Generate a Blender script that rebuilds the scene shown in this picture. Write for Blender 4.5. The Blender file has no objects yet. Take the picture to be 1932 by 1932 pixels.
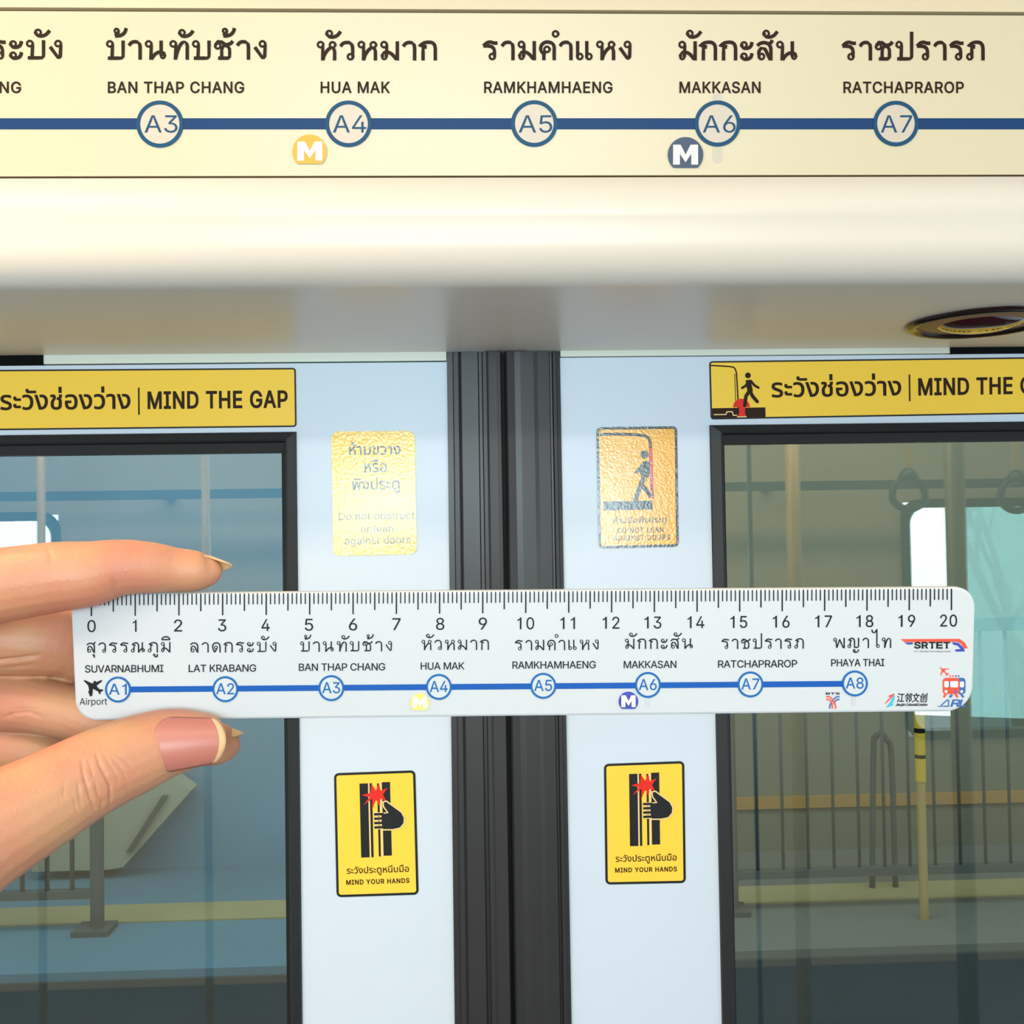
import bpy, math, random
import numpy as np
from mathutils import Vector, Matrix, geometry
from mathutils.bvhtree import BVHTree

random.seed(7)
SC = bpy.context.scene
COL = SC.collection
R = math.radians

# ------------------------------------------------------------------ camera
CAM = Vector((0.0, 0.0, 1.6))
F = 1932.0                                   # focal length in pixels of the 1932 frame
YAW, PITCH, ROLL = R(2.25), R(1.5), R(0.9)
fwd = Vector((math.sin(YAW) * math.cos(PITCH), math.cos(YAW) * math.cos(PITCH), math.sin(PITCH)))
r0 = Vector((math.cos(YAW), -math.sin(YAW), 0.0))
u0 = r0.cross(fwd)
rgt = r0 * math.cos(ROLL) - u0 * math.sin(ROLL)
upv = u0 * math.cos(ROLL) + r0 * math.sin(ROLL)
cd = bpy.data.cameras.new('camera')
cd.lens, cd.sensor_width, cd.sensor_fit = 36.0, 36.0, 'HORIZONTAL'
cd.clip_start, cd.clip_end = 0.01, 200.0
cam = bpy.data.objects.new('camera', cd)
COL.objects.link(cam)
m = Matrix((rgt, upv, -fwd)).transposed().to_4x4()
m.translation = CAM
cam.matrix_world = m
SC.camera = cam

# ------------------------------------------------------------------ world, lights, exposure
SC.view_settings.view_transform = 'Standard'
SC.view_settings.look = 'None'
SC.view_settings.gamma = 1.0
SC.view_settings.exposure = 0.10
w = bpy.data.worlds.new('sky')
SC.world = w
w.use_nodes = True
bgn = w.node_tree.nodes['Background']
bgn.inputs[0].default_value = (0.80, 0.90, 1.0, 1)
bgn.inputs[1].default_value = 1.0
SC.cycles.max_bounces = 8
SC.cycles.glossy_bounces = 4
SC.cycles.transmission_bounces = 6
SC.cycles.transparent_max_bounces = 12
SC.cycles.sample_clamp_indirect = 4.0
SC.cycles.caustics_reflective = False
SC.cycles.caustics_refractive = False


def area_light(name, loc, target, sx, sy, power, color):
    l = bpy.data.lights.new(name, 'AREA')
    l.shape, l.size, l.size_y, l.energy, l.color = 'RECTANGLE', sx, sy, power, color
    o = bpy.data.objects.new(name, l)
    o.location = loc
    o.rotation_euler = (Vector(target) - Vector(loc)).to_track_quat('-Z', 'Y').to_euler()
    COL.objects.link(o)
    return o


# daylight entering by the windows of the opposite side, behind the photographer
area_light('glare_daylight', (0.0, -1.36, 1.69), (0.0, 1.25, 1.45), 1.28, 0.48, 44, (0.80, 0.91, 1.0))  # unseen middle window, placed and sized for glare on the stickers
area_light('daylight_left', (-2.15, -1.36, 1.30), (-1.2, 1.25, 1.3), 1.2, 0.85, 19, (0.84, 0.93, 1.0))
area_light('daylight_right', (2.15, -1.36, 1.30), (1.2, 1.25, 1.3), 1.2, 0.85, 19, (0.84, 0.93, 1.0))
# light of the ceiling strip lamp and an added warm one (their diffusers are built below)
area_light('strip_light', (0.0, -0.62, 2.335), (0.0, -0.62, 0.0), 3.6, 0.16, 23, (1.0, 0.86, 0.68))
area_light('strip_light', (-0.95, 0.18, 2.335), (-0.95, 0.18, 0.0), 1.0, 0.16, 14, (1.0, 0.72, 0.40))  # added warm strip, tints the left side of the header orange
# added area light brightening the far platform and its wall
area_light('platform_fill', (0.0, 2.9, 3.3), (0.0, 4.6, 0.6), 7.0, 0.8, 95, (0.80, 0.92, 1.0))

# ------------------------------------------------------------------ helpers


def ray(x, y):
    return fwd + rgt * ((x - 966.0) / F) - upv * ((y - 966.0) / F)


def px(x, y, Y):
    """the point of the plane world-Y = Y that stands behind photo pixel (x, y)"""
    d = ray(x, y)
    return CAM + d * (Y / d.y)


class Plane:
    def __init__(self, p, n):
        self.p, self.n = Vector(p), Vector(n).normalized()

    def at(self, x, y, off=0.0):
        d = ray(x, y)
        p = self.p + self.n * off
        return CAM + d * ((p - CAM).dot(self.n) / d.dot(self.n))


class MB:
    """collects faces and links them as one mesh object"""

    def __init__(self):
        self.v, self.f, self.m = [], [], []

    def add(self, vs, fs, mat=0):
        b = len(self.v)
        self.v += [Vector(p) for p in vs]
        for f in fs:
            self.f.append([b + i for i in f])
            self.m.append(mat)

    def box(self, a, b, mat=0):
        x0, y0, z0 = a
        x1, y1, z1 = b
        vs = [(x, y, z) for x in (x0, x1) for y in (y0, y1) for z in (z0, z1)]
        self.add(vs, [(0, 1, 3, 2), (4, 6, 7, 5), (0, 4, 5, 1), (2, 3, 7, 6), (0, 2, 6, 4), (1, 5, 7, 3)], mat)

    def tube(self, pts, rad, seg=16, mat=0, cap=True):
        pts = [Vector(p) for p in pts]
        n = len(pts)
        rr = rad if isinstance(rad, (list, tuple)) else [rad] * n
        t0 = (pts[1] - pts[0]).normalized()
        a = t0.orthogonal().normalized()
        vs = []
        for i in range(n):
            t = (pts[min(i + 1, n - 1)] - pts[max(i - 1, 0)]).normalized()
            a = (a - t * a.dot(t)).normalized()
            b = t.cross(a)
            for k in range(seg):
                th = 2 * math.pi * k / seg
                vs.append(pts[i] + (a * math.cos(th) + b * math.sin(th)) * rr[i])
        fs = [(i * seg + k, i * seg + (k + 1) % seg, (i + 1) * seg + (k + 1) % seg, (i + 1) * seg + k)
              for i in range(n - 1) for k in range(seg)]
        if cap:
            fs.append(tuple(range(seg - 1, -1, -1)))
            fs.append(tuple((n - 1) * seg + k for k in range(seg)))
        self.add(vs, fs, mat)

    def lathe(self, c, axis, prof, seg=40, mat=0):
        """prof: (radius, height along axis) pairs"""
        axis = Vector(axis).normalized()
        a = axis.orthogonal().normalized()
        b = axis.cross(a)
        vs = []
        for (r_, h) in prof:
            for k in range(seg):
                th = 2 * math.pi * k / seg
                vs.append(Vector(c) + axis * h + (a * math.cos(th) + b * math.sin(th)) * r_)
        fs = [(i * seg + k, i * seg + (k + 1) % seg, (i + 1) * seg + (k + 1) % seg, (i + 1) * seg + k)
              for i in range(len(prof) - 1) for k in range(seg)]
        self.add(vs, fs, mat)

    def slab(self, pts, back, mat=0):
        """closed outline of 3-D points pushed back by the vector back"""
        n = len(pts)
        vs = [Vector(p) for p in pts] + [Vector(p) + back for p in pts]
        fs = [tuple(range(n)), tuple(range(2 * n - 1, n - 1, -1))]
        fs += [(i, i + n, (i + 1) % n + n, (i + 1) % n) for i in range(n)]
        self.add(vs, fs, mat)

    def build(self, name, mats, parent=None, smooth=False, loc=None, bevel=0.0):
        if not isinstance(mats, (list, tuple)):
            mats = [mats]
        if loc is None:
            if parent is not None:
                loc = ORIGIN[parent.name]
            else:
                lo = [min(p[i] for p in self.v) for i in range(3)]
                hi = [max(p[i] for p in self.v) for i in range(3)]
                loc = Vector(((lo[0] + hi[0]) / 2, (lo[1] + hi[1]) / 2, lo[2]))
        loc = Vector(loc)
        me = bpy.data.meshes.new(name)
        me.from_pydata([p - loc for p in self.v], [], self.f)
        for mt in mats:
            me.materials.append(mt)
        me.polygons.foreach_set('material_index', self.m)
        if smooth:
            me.polygons.foreach_set('use_smooth', [True] * len(self.f))
        me.validate()
        me.update()
        o = bpy.data.objects.new(name, me)
        COL.objects.link(o)
        if parent is not None:
            o.parent = parent
            o.location = loc - ORIGIN[parent.name]
        else:
            o.location = loc
        ORIGIN[o.name] = loc
        if bevel:
            bm_ = o.modifiers.new('b', 'BEVEL')
            bm_.width, bm_.segments, bm_.limit_method = bevel, 2, 'ANGLE'
        return o


ORIGIN = {}


def thing(name, loc, label, cat, group=None, kind=None):
    o = bpy.data.objects.new(name, None)
    o.empty_display_size = 0.02
    o.location = loc
    COL.objects.link(o)
    ORIGIN[o.name] = Vector(loc)
    return tag(o, label, cat, group, kind)


def tag(o, label=None, cat=None, group=None, kind=None):
    if label:
        o['label'] = label
    if cat:
        o['category'] = cat
    if group:
        o['group'] = group
    if kind:
        o['kind'] = kind
    return o


def srgb(r, g, b):
    def c(v):
        v /= 255.0
        return v / 12.92 if v <= 0.04045 else ((v + 0.055) / 1.055) ** 2.4
    return (c(r), c(g), c(b), 1.0)


def mat(name, col, rough=0.5, spec=0.5, metal=0.0, coat=0.0, coat_rough=0.1, noise=None, bump=None, sss=None, emit=None, trans=0.0):
    """noise = (scale, amount): slight tone variation; bump = (scale, strength, distance)"""
    mt = bpy.data.materials.new(name)
    mt.use_nodes = True
    nt = mt.node_tree
    p = nt.nodes['Principled BSDF']
    p.inputs['Base Color'].default_value = col
    p.inputs['Roughness'].default_value = rough
    p.inputs['Specular IOR Level'].default_value = spec
    p.inputs['Metallic'].default_value = metal
    p.inputs['Coat Weight'].default_value = coat
    p.inputs['Coat Roughness'].default_value = coat_rough
    if sss:
        p.inputs['Subsurface Weight'].default_value = sss[0]
        p.inputs['Subsurface Radius'].default_value = sss[1]
        p.inputs['Subsurface Scale'].default_value = sss[2]
    if emit:
        p.inputs['Emission Color'].default_value = emit[0]
        p.inputs['Emission Strength'].default_value = emit[1]
    tc = nt.nodes.new('ShaderNodeTexCoord')
    if noise:
        n = nt.nodes.new('ShaderNodeTexNoise')
        n.inputs['Scale'].default_value = noise[0]
        n.inputs['Detail'].default_value = 4
        nt.links.new(tc.outputs['Object'], n.inputs['Vector'])
        mx = nt.nodes.new('ShaderNodeMix')
        mx.data_type = 'RGBA'
        mx.inputs[6].default_value = tuple(c * (1 - noise[1]) for c in col[:3]) + (1,)
        mx.inputs[7].default_value = tuple(min(1, c * (1 + noise[1])) for c in col[:3]) + (1,)
        nt.links.new(n.outputs['Fac'], mx.inputs[0])
        nt.links.new(mx.outputs[2], p.inputs['Base Color'])
    if bump:
        n = nt.nodes.new('ShaderNodeTexNoise')
        n.inputs['Scale'].default_value = bump[0]
        n.inputs['Detail'].default_value = 3
        nt.links.new(tc.outputs['Object'], n.inputs['Vector'])
        b = nt.nodes.new('ShaderNodeBump')
        b.inputs['Strength'].default_value = bump[1]
        b.inputs['Distance'].default_value = bump[2]
        nt.links.new(n.outputs['Fac'], b.inputs['Height'])
        nt.links.new(b.outputs['Normal'], p.inputs['Normal'])
        if coat:
            nt.links.new(b.outputs['Normal'], p.inputs['Coat Normal'])
    if trans:
        out = nt.nodes['Material Output']
        tr = nt.nodes.new('ShaderNodeBsdfTranslucent')
        tr.inputs[0].default_value = col
        ms = nt.nodes.new('ShaderNodeMixShader')
        ms.inputs[0].default_value = trans
        nt.links.new(p.outputs[0], ms.inputs[1])
        nt.links.new(tr.outputs[0], ms.inputs[2])
        nt.links.new(ms.outputs[0], out.inputs[0])
    return mt


def glass_mat(name, tint, refl):
    mt = bpy.data.materials.new(name)
    mt.use_nodes = True
    nt = mt.node_tree
    nt.nodes.remove(nt.nodes['Principled BSDF'])
    out = nt.nodes['Material Output']
    tr = nt.nodes.new('ShaderNodeBsdfTransparent')
    tr.inputs[0].default_value = tint
    gl = nt.nodes.new('ShaderNodeBsdfGlossy')
    gl.inputs['Roughness'].default_value = 0.0
    gl.inputs[0].default_value = (0.92, 0.97, 0.95, 1)
    lw = nt.nodes.new('ShaderNodeLayerWeight')
    lw.inputs[0].default_value = 0.35
    ad = nt.nodes.new('ShaderNodeMath')
    ad.operation = 'ADD'
    ad.use_clamp = True
    ad.inputs[1].default_value = refl
    nt.links.new(lw.outputs['Fresnel'], ad.inputs[0])
    ms = nt.nodes.new('ShaderNodeMixShader')
    nt.links.new(ad.outputs[0], ms.inputs[0])
    nt.links.new(tr.outputs[0], ms.inputs[1])
    nt.links.new(gl.outputs[0], ms.inputs[2])
    nt.links.new(ms.outputs[0], out.inputs[0])
    return mt


# ------------------------------------------------------------------ lettering
# outlines of letters: name | advance | x,y pairs in thousandths of the letter size, '/' between outlines
GLYPH_DATA = '''
A|480|16,0 201,509 276,509 463,0 395,0 287,302 276,334 264,372 250,420 232,478 245,478 228,419 213,371 201,333 191,302 85,0/110,142 110,199 370,199 370,142
B|456|60,0 60,509 241,509 289,504 329,491 359,469 381,442 394,410 398,374 395,344 387,320 356,286 315,267 315,262 339,257 363,245 385,227 402,203 414,173 418,136 413,100 400,67 377,39 344,18 301,4 247,0/125,57 245,57 296,63 330,80 349,105 355,137 352,161 342,184 327,203 306,218 279,228 248,231 125,231/125,285 238,285 265,288 288,296 308,309 323,326 333,348 336,372 330,403 313,429 283,446 240,452 125,452
C|510|267,-7 205,1 150,25 104,63 70,115 48,179 40,254 48,329 70,393 104,445 150,484 205,508 267,516 305,513 340,504 373,490 402,471 427,447 448,418 463,385 473,348 408,348 389,395 357,428 315,449 267,456 223,450 184,432 150,403 125,364 109,314 103,254 109,194 125,145 151,105 184,76 223,59 267,53 315,60 357,81 389,114 408,160 473,160 463,124 448,91 428,62 402,38 373,19 341,5 305,-4
D|502|219,0 96,0 96,57 215,57 272,63 318,81 354,110 379,149 394,198 399,255 394,312 379,361 354,399 320,428 275,446 221,452 93,452 93,509 225,509 294,501 353,478 399,441 433,391 455,329 462,255 455,181 433,119 398,68 351,31 291,8/125,509 125,0 60,0 60,509
E|419|60,0 60,509 372,509 372,452 125,452 125,286 355,286 355,229 125,229 125,57 375,57 375,0
G|520|269,-7 205,1 149,25 104,64 69,116 47,179 40,254 47,329 69,393 103,445 149,484 203,508 265,516 304,513 340,504 374,489 403,469 429,445 449,416 465,384 474,349 408,349 387,393 356,427 315,448 265,456 222,450 183,432 150,404 125,364 109,314 103,254 109,194 125,145 151,105 184,76 224,59 269,53 309,57 345,71 374,93 396,123 410,160 415,202 434,199 283,199 283,256 478,256 478,200 471,141 451,91 419,50 377,19 326,0
H|517|60,0 60,509 125,509 125,289 392,289 392,509 457,509 457,0 392,0 392,232 125,232 125,0
I|301|31,0 31,57 118,57 118,452 31,452 31,509 269,509 269,452 183,452 183,57 269,57 269,0
J|396|185,-7 124,3 75,33 44,81 33,145 33,173 98,173 98,145 104,104 122,74 149,56 185,50 220,56 248,74 266,104 272,145 272,509 336,509 336,145 326,81 294,33 246,3
K|467|104,145 104,216 139,261 174,303 212,344 364,509 448,509 231,276 228,276/60,0 60,509 125,509 125,334 124,225 125,193 125,0/372,0 188,259 228,309 449,0
L|393|60,0 60,509 125,509 125,57 361,57 361,0
M|628|60,0 60,509 152,509 277,187 287,159 299,123 311,84 322,49 307,49 318,83 330,121 342,158 352,187 476,509 568,509 568,0 504,0 504,291 504,327 505,369 506,413 507,457 513,457 498,409 482,363 467,322 456,291 342,0 286,0 170,291 159,321 145,361 129,408 112,457 119,457 120,416 121,372 122,328 122,291 122,0
N|523|60,0 60,509 136,509 343,183 363,151 388,107 414,55 405,54 401,108 399,157 399,195 399,509 463,509 463,0 387,0 202,290 177,331 148,381 130,413 108,452 119,454 122,384 124,328 125,291 125,0
O|533|267,-7 205,1 150,25 105,63 70,115 48,179 40,254 48,329 70,393 105,445 150,484 205,508 267,516 329,508 384,484 429,445 464,393 486,329 493,254 486,179 464,115 429,63 384,25 329,1/267,53 310,59 349,76 383,105 408,144 425,194 430,254 425,314 408,365 383,404 349,433 310,450 267,456 223,450 184,433 151,404 125,364 109,314 103,254 109,194 125,144 151,105 184,76 223,59
P|445|60,0 60,509 235,509 289,503 332,487 366,462 390,430 404,391 409,348 404,304 390,265 366,233 332,207 289,191 235,186 109,186 109,242 233,242 269,246 297,256 318,272 333,294 342,319 344,348 342,376 333,402 318,423 297,439 268,449 232,452 125,452 125,0
R|449|60,0 60,509 236,509 290,504 333,489 367,465 390,433 405,395 409,352 405,309 390,271 367,240 333,217 289,203 236,198 96,198 96,255 234,255 269,258 298,267 319,281 334,300 342,324 345,352 342,380 334,405 319,425 298,440 269,449 233,452 125,452 125,0/353,0 230,229 303,229 428,0
S|447|224,-9 172,-4 128,9 91,31 64,60 46,96 38,137 104,137 110,110 123,88 142,71 166,59 224,49 257,52 286,60 311,74 329,92 341,114 346,139 342,161 332,179 296,205 245,222 184,239 128,260 86,289 60,326 52,372 58,413 75,448 102,476 138,498 180,511 227,516 275,511 316,498 351,476 377,449 394,415 401,378 337,378 326,412 302,437 267,453 225,459 194,456 167,448 145,435 129,418 118,398 115,376 119,352 131,334 169,308 212,293 264,279 312,264 359,238 395,198 405,171 408,139 403,99 386,64 360,34 323,11 278,-4
T|449|32,452 32,509 417,509 417,452 257,452 257,0 193,0 193,452
U|517|259,-8 203,-2 154,15 114,43 85,80 66,124 60,173 60,509 124,509 124,178 128,144 141,113 160,87 187,68 220,56 259,52 298,56 331,68 357,87 377,113 389,144 393,178 393,509 457,509 457,173 451,124 433,80 403,43 363,15 315,-2
V|480|204,0 16,509 84,509 192,206 203,176 215,137 230,89 248,31 235,31 252,90 267,138 279,176 290,206 395,509 463,509 278,0
Y|472|203,0 203,208 16,509 91,509 192,344 222,292 250,230 224,230 251,293 280,344 381,509 455,509 268,208 268,0
a|389|160,-9 126,-5 94,5 68,22 48,45 35,73 30,108 34,138 43,161 58,179 78,193 125,211 178,220 209,224 234,227 265,235 273,243 276,255 276,257 267,297 240,322 220,329 196,331 149,322 118,301 100,274 41,291 57,322 79,346 104,364 133,375 194,384 239,379 286,360 306,343 322,320 333,290 337,251 337,0 277,0 277,52 272,52 252,25 215,1 190,-6/170,45 202,49 228,59 248,74 263,93 272,115 276,138 276,190 259,182 231,176 200,171 175,168 134,159 103,139 95,124 92,105 102,72 130,52
b|424|229,-8 198,-5 172,4 138,31 118,59 112,59 112,0 53,0 53,509 114,509 114,319 118,319 137,346 171,373 197,381 229,384 274,378 313,361 345,332 370,293 385,245 390,189 385,133 370,84 346,45 313,16 274,-2/220,47 253,51 279,66 301,88 316,117 325,151 328,189 325,227 316,261 301,290 280,311 253,325 220,330 188,325 161,312 140,291 125,263 116,229 113,189 116,150 125,115 140,86 162,65 188,51
c|396|207,-8 159,-2 117,16 82,46 56,85 40,133 34,187 40,243 56,291 82,330 117,360 159,378 207,384 260,377 305,356 340,322 362,277 303,262 290,289 270,311 242,325 207,330 173,325 145,310 124,287 108,258 99,224 96,187 99,151 108,117 124,89 145,66 173,51 207,46 243,52 271,66 292,89 304,117 363,102 341,56 306,21 261,-1
d|424|195,-8 151,-2 111,16 79,45 55,84 39,133 34,189 39,245 55,293 79,332 112,361 151,378 196,384 228,381 253,373 287,346 306,319 311,319 311,509 372,509 372,0 313,0 313,59 307,59 287,31 252,4 227,-5/205,47 236,51 263,65 284,86 299,115 309,150 312,189 309,229 300,263 284,291 263,312 237,325 205,330 172,325 145,311 124,290 108,261 99,227 96,189 99,151 109,117 124,88 145,66 172,51
e|404|212,-8 161,-2 117,16 82,46 56,85 40,132 34,187 39,242 55,290 81,329 115,359 157,378 205,384 266,374 294,361 319,341 341,315 357,282 368,242 371,194 371,169 75,169 75,221 338,221 310,202 307,237 298,269 283,294 263,314 237,326 205,330 173,326 146,313 125,294 109,270 99,241 96,211 96,178 100,139 110,106 128,80 151,61 179,50 212,46 254,53 285,73 306,105 365,91 353,63 335,39 311,19 283,4 249,-5
f|254|228,379 228,327 6,327 6,379/81,0 81,432 84,461 96,486 113,505 135,519 187,530 222,527 243,521 227,468 215,472 195,474 171,470 154,460 145,443 142,419 142,0
g|425|207,-151 168,-148 134,-140 105,-127 82,-110 51,-69 101,-41 122,-66 154,-88 178,-95 207,-97 249,-92 282,-75 304,-47 311,-6 311,68 306,68 287,41 252,16 227,8 195,5 152,10 113,27 80,53 55,90 39,136 34,191 39,246 55,293 80,332 112,361 152,378 196,384 228,382 253,373 288,346 308,319 313,319 313,379 372,379 372,-9 367,-54 350,-90 324,-117 291,-136 251,-147/205,59 237,63 264,75 285,95 300,121 309,154 312,193 309,231 300,264 285,291 264,312 237,325 205,330 172,325 145,312 124,290 109,262 99,229 96,193 99,155 109,123 124,96 145,76 172,63
i|167|53,0 53,379 114,379 114,0/84,443 67,446 54,455 44,468 41,483 44,499 54,512 67,521 84,524 100,521 114,512 123,499 126,483 123,468 114,455 100,446
j|167|53,379 114,379 114,-30 111,-63 102,-90 86,-113 65,-129 37,-139 4,-143 -10,-143 -10,-87 2,-87 25,-83 40,-72 50,-54 53,-29/83,443 67,446 53,455 44,468 41,483 44,499 53,512 67,521 83,524 100,521 114,512 123,499 126,483 123,468 114,455 100,446
l|189|139,-2 101,3 74,20 58,47 53,84 53,509 114,509 114,99 115,77 120,62 130,54 146,52 160,53 170,54 181,3 162,-1
m|610|53,0 53,379 112,379 112,295 108,295 118,323 132,346 172,376 219,386 257,380 287,361 309,331 321,295 312,295 322,321 337,343 381,375 407,383 437,386 468,383 497,372 522,354 541,328 553,296 557,255 557,0 496,0 496,254 490,289 473,313 447,326 419,330 395,328 374,320 345,290 335,247 335,0 274,0 274,260 269,288 253,311 229,326 199,330 158,320 140,307 126,289 117,266 114,238 114,0
n|410|114,227 114,0 53,0 53,379 112,379 112,287 102,287 124,332 152,362 187,379 227,384 264,380 295,369 321,349 341,321 353,285 357,240 357,0 296,0 296,235 290,275 273,304 246,323 210,329 184,326 161,317 141,303 126,283 117,257
o|415|207,-8 159,-2 117,16 82,46 56,85 40,133 34,187 40,243 56,291 82,330 117,360 159,378 207,384 256,378 299,360 333,330 359,291 376,243 381,187 376,133 359,85 333,46 299,16 256,-2/207,46 242,51 270,66 292,89 307,117 316,151 319,187 316,224 307,258 292,287 270,310 242,325 207,330 173,325 145,310 124,287 108,258 99,224 96,187 99,151 108,117 124,89 145,66 173,51
p|424|53,-143 53,379 112,379 112,319 118,319 137,346 171,373 197,381 229,384 274,378 313,361 345,332 370,293 385,245 390,189 385,133 370,84 346,45 313,16 274,-2 229,-8 198,-5 173,4 138,31 118,59 114,59 114,-143/220,47 253,51 279,66 301,88 316,117 325,151 328,189 325,227 316,261 301,290 280,311 253,325 220,330 188,325 161,312 140,291 125,263 116,229 113,189 116,150 125,115 140,86 162,65 188,51
r|259|53,0 53,379 112,379 112,321 115,321 130,347 152,367 181,380 213,385 229,384 243,384 243,322 230,324 207,326 182,323 159,315 140,301 126,284 117,262 114,237 114,0
s|365|182,-8 145,-5 112,3 84,18 62,38 45,63 36,94 94,107 105,79 124,60 150,49 181,45 217,50 244,62 262,81 268,103 265,121 254,136 237,147 212,155 149,170 104,186 72,208 53,237 47,274 51,305 65,332 87,354 115,370 149,381 187,384 223,381 254,372 279,358 299,339 324,290 268,277 258,298 243,316 219,328 187,333 156,329 131,317 114,299 109,277 112,258 124,243 144,232 172,223 229,209 275,194 306,171 325,142 331,107 326,75 312,47 290,24 260,6 223,-5
t|227|204,379 204,327 6,327 6,379/65,471 126,471 126,98 128,76 136,61 150,53 170,50 185,51 202,54 213,2 192,-3 168,-4 125,2 92,21 72,52 65,93
u|410|182,-5 146,-1 115,11 89,31 69,59 57,95 53,139 53,379 114,379 114,144 119,105 137,75 164,56 200,50 226,53 249,62 268,77 283,97 293,122 296,153 296,379 357,379 357,0 298,0 298,92 307,92 286,47 257,17 222,0
v|389|163,0 17,379 84,379 165,155 187,87 206,21 184,21 203,87 224,155 305,379 371,379 226,0
y|389|47,-139 61,-86 71,-87 104,-89 130,-74 141,-58 151,-36 163,-1 17,379 84,379 165,155 187,87 206,21 184,21 202,87 224,155 305,379 371,379 204,-58 177,-107 139,-136 91,-145 65,-143
0|453|227,-7 174,1 130,24 95,62 69,113 53,178 48,254 53,330 69,395 95,447 130,484 174,508 227,516 279,508 323,484 358,447 384,395 400,330 405,254 400,178 384,113 359,62 323,24 279,1/227,50 261,56 290,74 313,103 330,144 340,194 344,254 340,314 330,365 313,405 290,435 261,453 227,460 192,453 163,435 140,405 123,365 113,314 109,254 113,194 123,144 140,103 163,74 192,56
1|453|76,0 76,55 391,55 391,0/276,509 276,0 212,0 212,448 209,448 86,358 86,427 198,509
2|453|64,0 64,47 234,229 261,257 282,282 311,327 320,371 317,397 308,419 293,436 273,449 250,457 224,460 196,457 172,447 153,433 139,413 130,390 127,362 66,362 71,405 86,442 111,473 143,496 182,511 225,516 268,511 306,497 337,474 361,445 376,411 381,372 371,318 357,290 336,259 306,223 267,180 153,60 153,57 389,57 389,0
3|453|218,-7 173,-3 133,10 98,30 70,57 52,91 44,132 109,132 115,107 126,87 144,71 165,59 219,50 248,53 275,61 297,74 315,93 325,116 329,145 326,172 316,196 299,217 275,234 242,244 201,248 157,248 157,299 288,448 288,452 70,452 70,509 372,509 372,461 211,278 211,289 264,288 308,276 344,253 371,222 387,186 393,145 387,103 370,66 344,36 309,12 266,-2
4|453|40,105 40,158 247,509 311,509 109,166 109,163 413,163 413,105/282,0 282,121 282,146 282,318 343,318 343,0
5|453|221,-7 178,-2 140,11 108,32 83,60 66,93 60,130 122,130 127,108 138,89 173,60 221,50 250,53 276,64 298,82 314,104 324,131 328,162 324,193 314,221 297,244 275,262 248,273 218,277 167,268 128,246 67,253 96,509 366,509 366,452 151,452 134,301 136,301 178,325 229,334 263,330 294,321 321,306 345,285 364,260 379,231 388,199 391,163 385,117 369,76 343,41 309,15 268,-1
6|453|226,-7 182,-1 142,15 109,40 84,74 69,115 64,162 68,199 80,239 102,285 137,340 252,509 322,509 151,261 145,261 165,288 196,307 235,314 278,309 316,295 346,271 370,240 384,201 389,157 384,112 368,73 343,39 310,14 271,-2/226,48 254,52 279,63 299,79 314,101 324,128 327,157 324,187 314,213 299,235 279,251 254,262 226,265 198,262 174,252 153,235 138,214 128,188 125,158 128,128 138,102 153,79 174,63 198,52
7|453|97,0 323,448 323,452 62,452 62,509 391,509 391,449 165,0
8|453|226,-7 178,-2 136,11 101,33 74,62 57,96 52,135 55,166 65,195 81,220 101,241 125,256 153,265 153,267 119,282 93,308 76,342 70,380 75,417 90,450 114,477 146,498 184,511 226,516 269,511 306,498 337,477 361,450 377,417 382,380 376,342 359,308 333,282 300,267 300,265 327,256 351,241 372,220 387,195 397,166 401,135 395,96 378,62 352,33 317,11 275,-2/226,49 258,52 285,60 307,74 323,91 333,113 337,139 333,165 322,189 305,208 283,223 256,232 226,235 196,232 169,223 147,208 130,189 119,165 115,139 119,113 129,91 145,74 167,60 195,52/226,290 252,292 274,300 293,313 307,330 316,351 319,376 316,399 308,420 294,437 275,449 252,457 226,460 200,457 177,449 159,437 145,420 136,399 133,376 136,351 145,330 159,313 178,300 201,292
9|453|226,516 271,510 310,494 343,468 368,434 384,393 389,347 385,309 373,270 350,224 315,168 200,0 130,0 301,248 307,248 287,221 257,202 218,195 175,199 137,214 106,237 83,269 68,307 64,352 69,397 85,436 110,469 143,494 182,510/226,460 199,457 174,446 154,429 138,407 129,381 125,352 129,322 138,295 154,274 174,257 199,247 226,243 254,247 279,257 299,273 314,295 324,321 327,350 324,381 314,407 299,429 279,446 254,457
.|188|95,-4 78,-1 63,9 53,24 50,41 53,59 63,73 78,83 95,87 113,83 128,73 138,59 141,41 138,24 128,9 113,-1
&|448|197,-7 150,-2 110,12 78,34 54,62 39,96 34,133 37,163 47,189 85,235 140,279 216,335 237,352 255,375 262,405 258,427 245,445 226,457 201,461 168,453 145,431 137,399 145,363 169,327 204,284 438,0 364,0 171,231 121,293 87,344 78,370 75,398 79,430 91,458 109,481 134,499 165,510 200,513 235,510 266,499 290,482 308,459 320,433 324,404 315,362 291,325 256,293 154,217 128,195 110,174 100,154 97,131 100,108 109,87 124,70 143,57 166,49 193,46 223,50 251,59 301,95 321,121 336,151 346,186 349,224 408,224 405,180 397,144 385,115 371,92 345,62 333,47 305,23 271,7 234,-3
BAR|230|141,673 141,-164 88,-164 88,673
江|1000|96,774 194,714 275,654 321,714 238,771 140,827/42,499 142,445 226,390 268,452 182,505 83,554/76,-16 138,-67 232,90 320,257 266,306 203,189 136,77/326,60 326,-15 960,-15 960,60 672,60 672,671 904,671 904,746 374,746 374,671 591,671 591,60
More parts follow.
